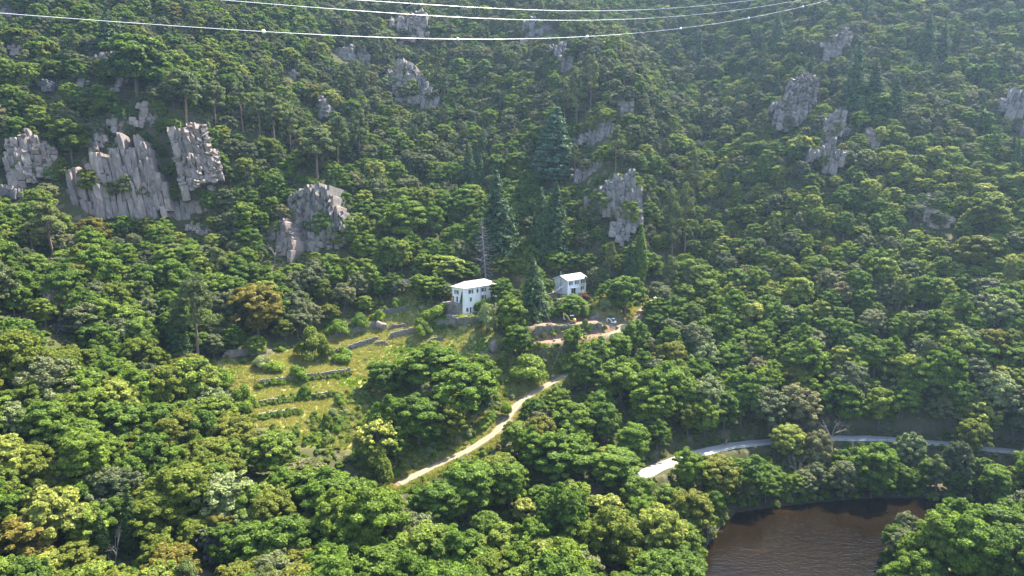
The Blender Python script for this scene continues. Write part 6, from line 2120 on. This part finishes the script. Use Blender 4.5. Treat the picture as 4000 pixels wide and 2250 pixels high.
rest = [i for i in range(len(INST)) if not single[i]]
protos, first = [], {}
for kind, lst in PLANTS.items():
    first[kind] = len(protos)
    protos += [p['whole'] for p in lst]
if rest:
    mass('forest', 'dense mixed wood covering the far slopes', protos, arr[rest, :3],
         [first[INST[i][0]] + var[i] % len(PLANTS[INST[i][0]]) for i in rest], [(0, 0, spin[i]) for i in rest],
         [(arr[i, 3] / SIZE[INST[i][0]][0],) * 2 + (arr[i, 4] / SIZE[INST[i][0]][1],) for i in rest])
print('TREES', len(INST), 'single', int(single.sum()), {k: len(v) for k, v in by_kind.items()})

# undergrowth on the wood floor
n = 70000
x, y = R.uniform(-300, 300, n), R.uniform(100, 520, n)
z = hz(x, y)
ux, uy, ud = proj(x, y, z)
keep = (ux > -150) & (ux < 4150) & (uy > -150) & (uy < 2500) & (z > 0.3)
keep &= (polydist(road_xy, x, y)[0] > 3.4) & (polydist(track_xy, x, y)[0] > 3.0)
for pl in (TERRACE_PX, SOIL_PX, HOUSE_PX, HOUSE2_PX):
    keep &= ~(inside(pl, ux, uy) & (y < 285))
for g in GLADES + BARE:
    keep &= ~inside(g, ux, uy)
for pl, yk in CLEAR[12:12 + len(CLIFFS)]:
    keep &= ~(inside(pl, ux, uy - 12) & (y < yk + 3))
i = np.nonzero(keep)[0]
s = R.uniform(0.14, 0.46, len(i))
mass('undergrowth', 'low scrub and young bushes under the trees', [p['whole'] for p in PLANTS['shrub'] + PLANTS['olive_shrub'] + PLANTS['grey_shrub']], np.stack([x[i], y[i], z[i] - 0.1], 1), R.integers(0, 6, len(i)),
     np.stack([0 * s, 0 * s, R.uniform(0, 6.28, len(i))], 1), np.stack([s, s, s * R.uniform(0.5, 1.0, len(i))], 1))

# meadow grass on the terraces, the banks and the track verges
n = 90000
x, y = R.uniform(-100, 75, n), R.uniform(165, 275, n)
z = hz(x, y)
ux, uy, ud = proj(x, y, z)
keep = np.zeros(n, bool)
for pl, pr in [(TERRACE_PX, 0.9), (SCRUB_PX, 0.8)] + [(g, 0.8) for g in GLADES]:
    keep |= inside(pl, ux, uy) & (R.random(n) < pr)
dt = polydist(track_xy, x, y)[0]
keep |= (dt > 1.9) & (dt < 5)
keep &= dt > 1.9
keep &= ~inside(SOIL_PX, ux, uy) | (R.random(n) < 0.1)
for o_, L_, W_ in ((H1, 17, 6.2), (H2, 11.6, 7)):
    u_ = (x - o_[0]) * UX[0] + (y - o_[1]) * UX[1]
    v_ = (x - o_[0]) * VX[0] + (y - o_[1]) * VX[1]
    keep &= ~((u_ > -0.3) & (u_ < L_) & (v_ > -0.3) & (v_ < W_))
i = np.nonzero(keep)[0]
s = R.uniform(0.5, 1.15, len(i))
pick = np.where(fbm(x[i] / 9, y[i] / 9, 3) + R.normal(0, 0.15, len(i)) > 0.24, 2, R.integers(0, 2, len(i)))
mass('meadow_grass', 'tall pale meadow grass on the terraces', [tuft('grass_tuft', 900, M['straw']), tuft('grass_tuft', 901, M['straw'], 22, 0.6, 0.6), tuft('grass_tuft', 902, M['vine'], 24, 0.55, 0.5, 0.07)], np.stack([x[i], y[i], z[i]], 1), pick,
     np.stack([0 * s, 0 * s, R.uniform(0, 6.28, len(i))], 1), np.stack([s, s, s], 1))

# ivy on the farmhouse corner and vines over the walls
r = np.random.default_rng(31)


def creeper(name, label, pts, nrm, mat, size=0.28):
    pts = np.array(pts)
    V = leaves(pts, np.array(nrm)[None] + r.normal(0, 0.5, (len(pts), 3)), size, 0.8, r)
    me = raw_mesh(name, V, np.arange(len(V)).reshape(-1, 4), [mat])
    a = me.attributes.new('leaf', 'FLOAT', 'POINT')
    a.data.foreach_set('value', np.repeat(r.random(len(pts)), 4).astype(np.float32))
    return tag(link(name, me), label, 'creeper')


pts = []
for k in range(700):
    q = r.random()
    zz = 3.4 + 5.0 * q
    pts.append(hpos(H1, -0.15 - 0.12 * r.random(), 0.35 + (1 - q) * 1.6 * r.random(), zz))
creeper('ivy', 'dark ivy climbing the shaded farmhouse corner', pts, (-VX[1], -UX[1], 0.3), M['oak'])
P = WALLS[6][0]
pts = [P[int(k)] * (1 - (k % 1)) + P[min(int(k) + 1, len(P) - 1)] * (k % 1) + np.array((r.normal(0, 0.3), r.normal(0, 0.3), r.uniform(2.0, 3.3))) for k in r.uniform(0, len(P) - 1.01, 1500)]
creeper('grape_vine', 'bright vine trailing over the high wall below farmhouse', pts, (0.4, -0.4, 0.9), M['vine'], 0.32)
P = WALLS[11][0]
pts = [P[int(k)] * (1 - (k % 1)) + P[min(int(k) + 1, len(P) - 1)] * (k % 1) + np.array((r.normal(0.1, 0.25), r.normal(-0.1, 0.25), r.uniform(1.0, 2.5))) for k in r.uniform(0, len(P) - 1.01, 900)]
creeper('ivy', 'ivy along the top of the wall under the bench', pts, (0.4, -0.5, 0.8), M['acacia'], 0.3)

# ------------------------------------------------------------------ the air of the valley
m = bpy.data.materials.new('valley_haze')
m.use_nodes = True
nt = m.node_tree
nt.nodes.clear()
out = nt.nodes.new('ShaderNodeOutputMaterial')
pv = nt.nodes.new('ShaderNodeVolumePrincipled')
pv.inputs['Color'].default_value = (0.52, 0.74, 1.0, 1)
pv.inputs['Density'].default_value = 0.0001
pv.inputs['Anisotropy'].default_value = 0.45
nt.links.new(pv.outputs[0], out.inputs['Volume'])
top = max(float(H.max()) + 25, CAMZ + 20)
tag(MB().box(GX[0] - 6, GX[-1] + 6, GY[0] - 6, GY[-1] + 6, -8, top).build('haze', m), 'thin blue valley haze', kind='stuff')
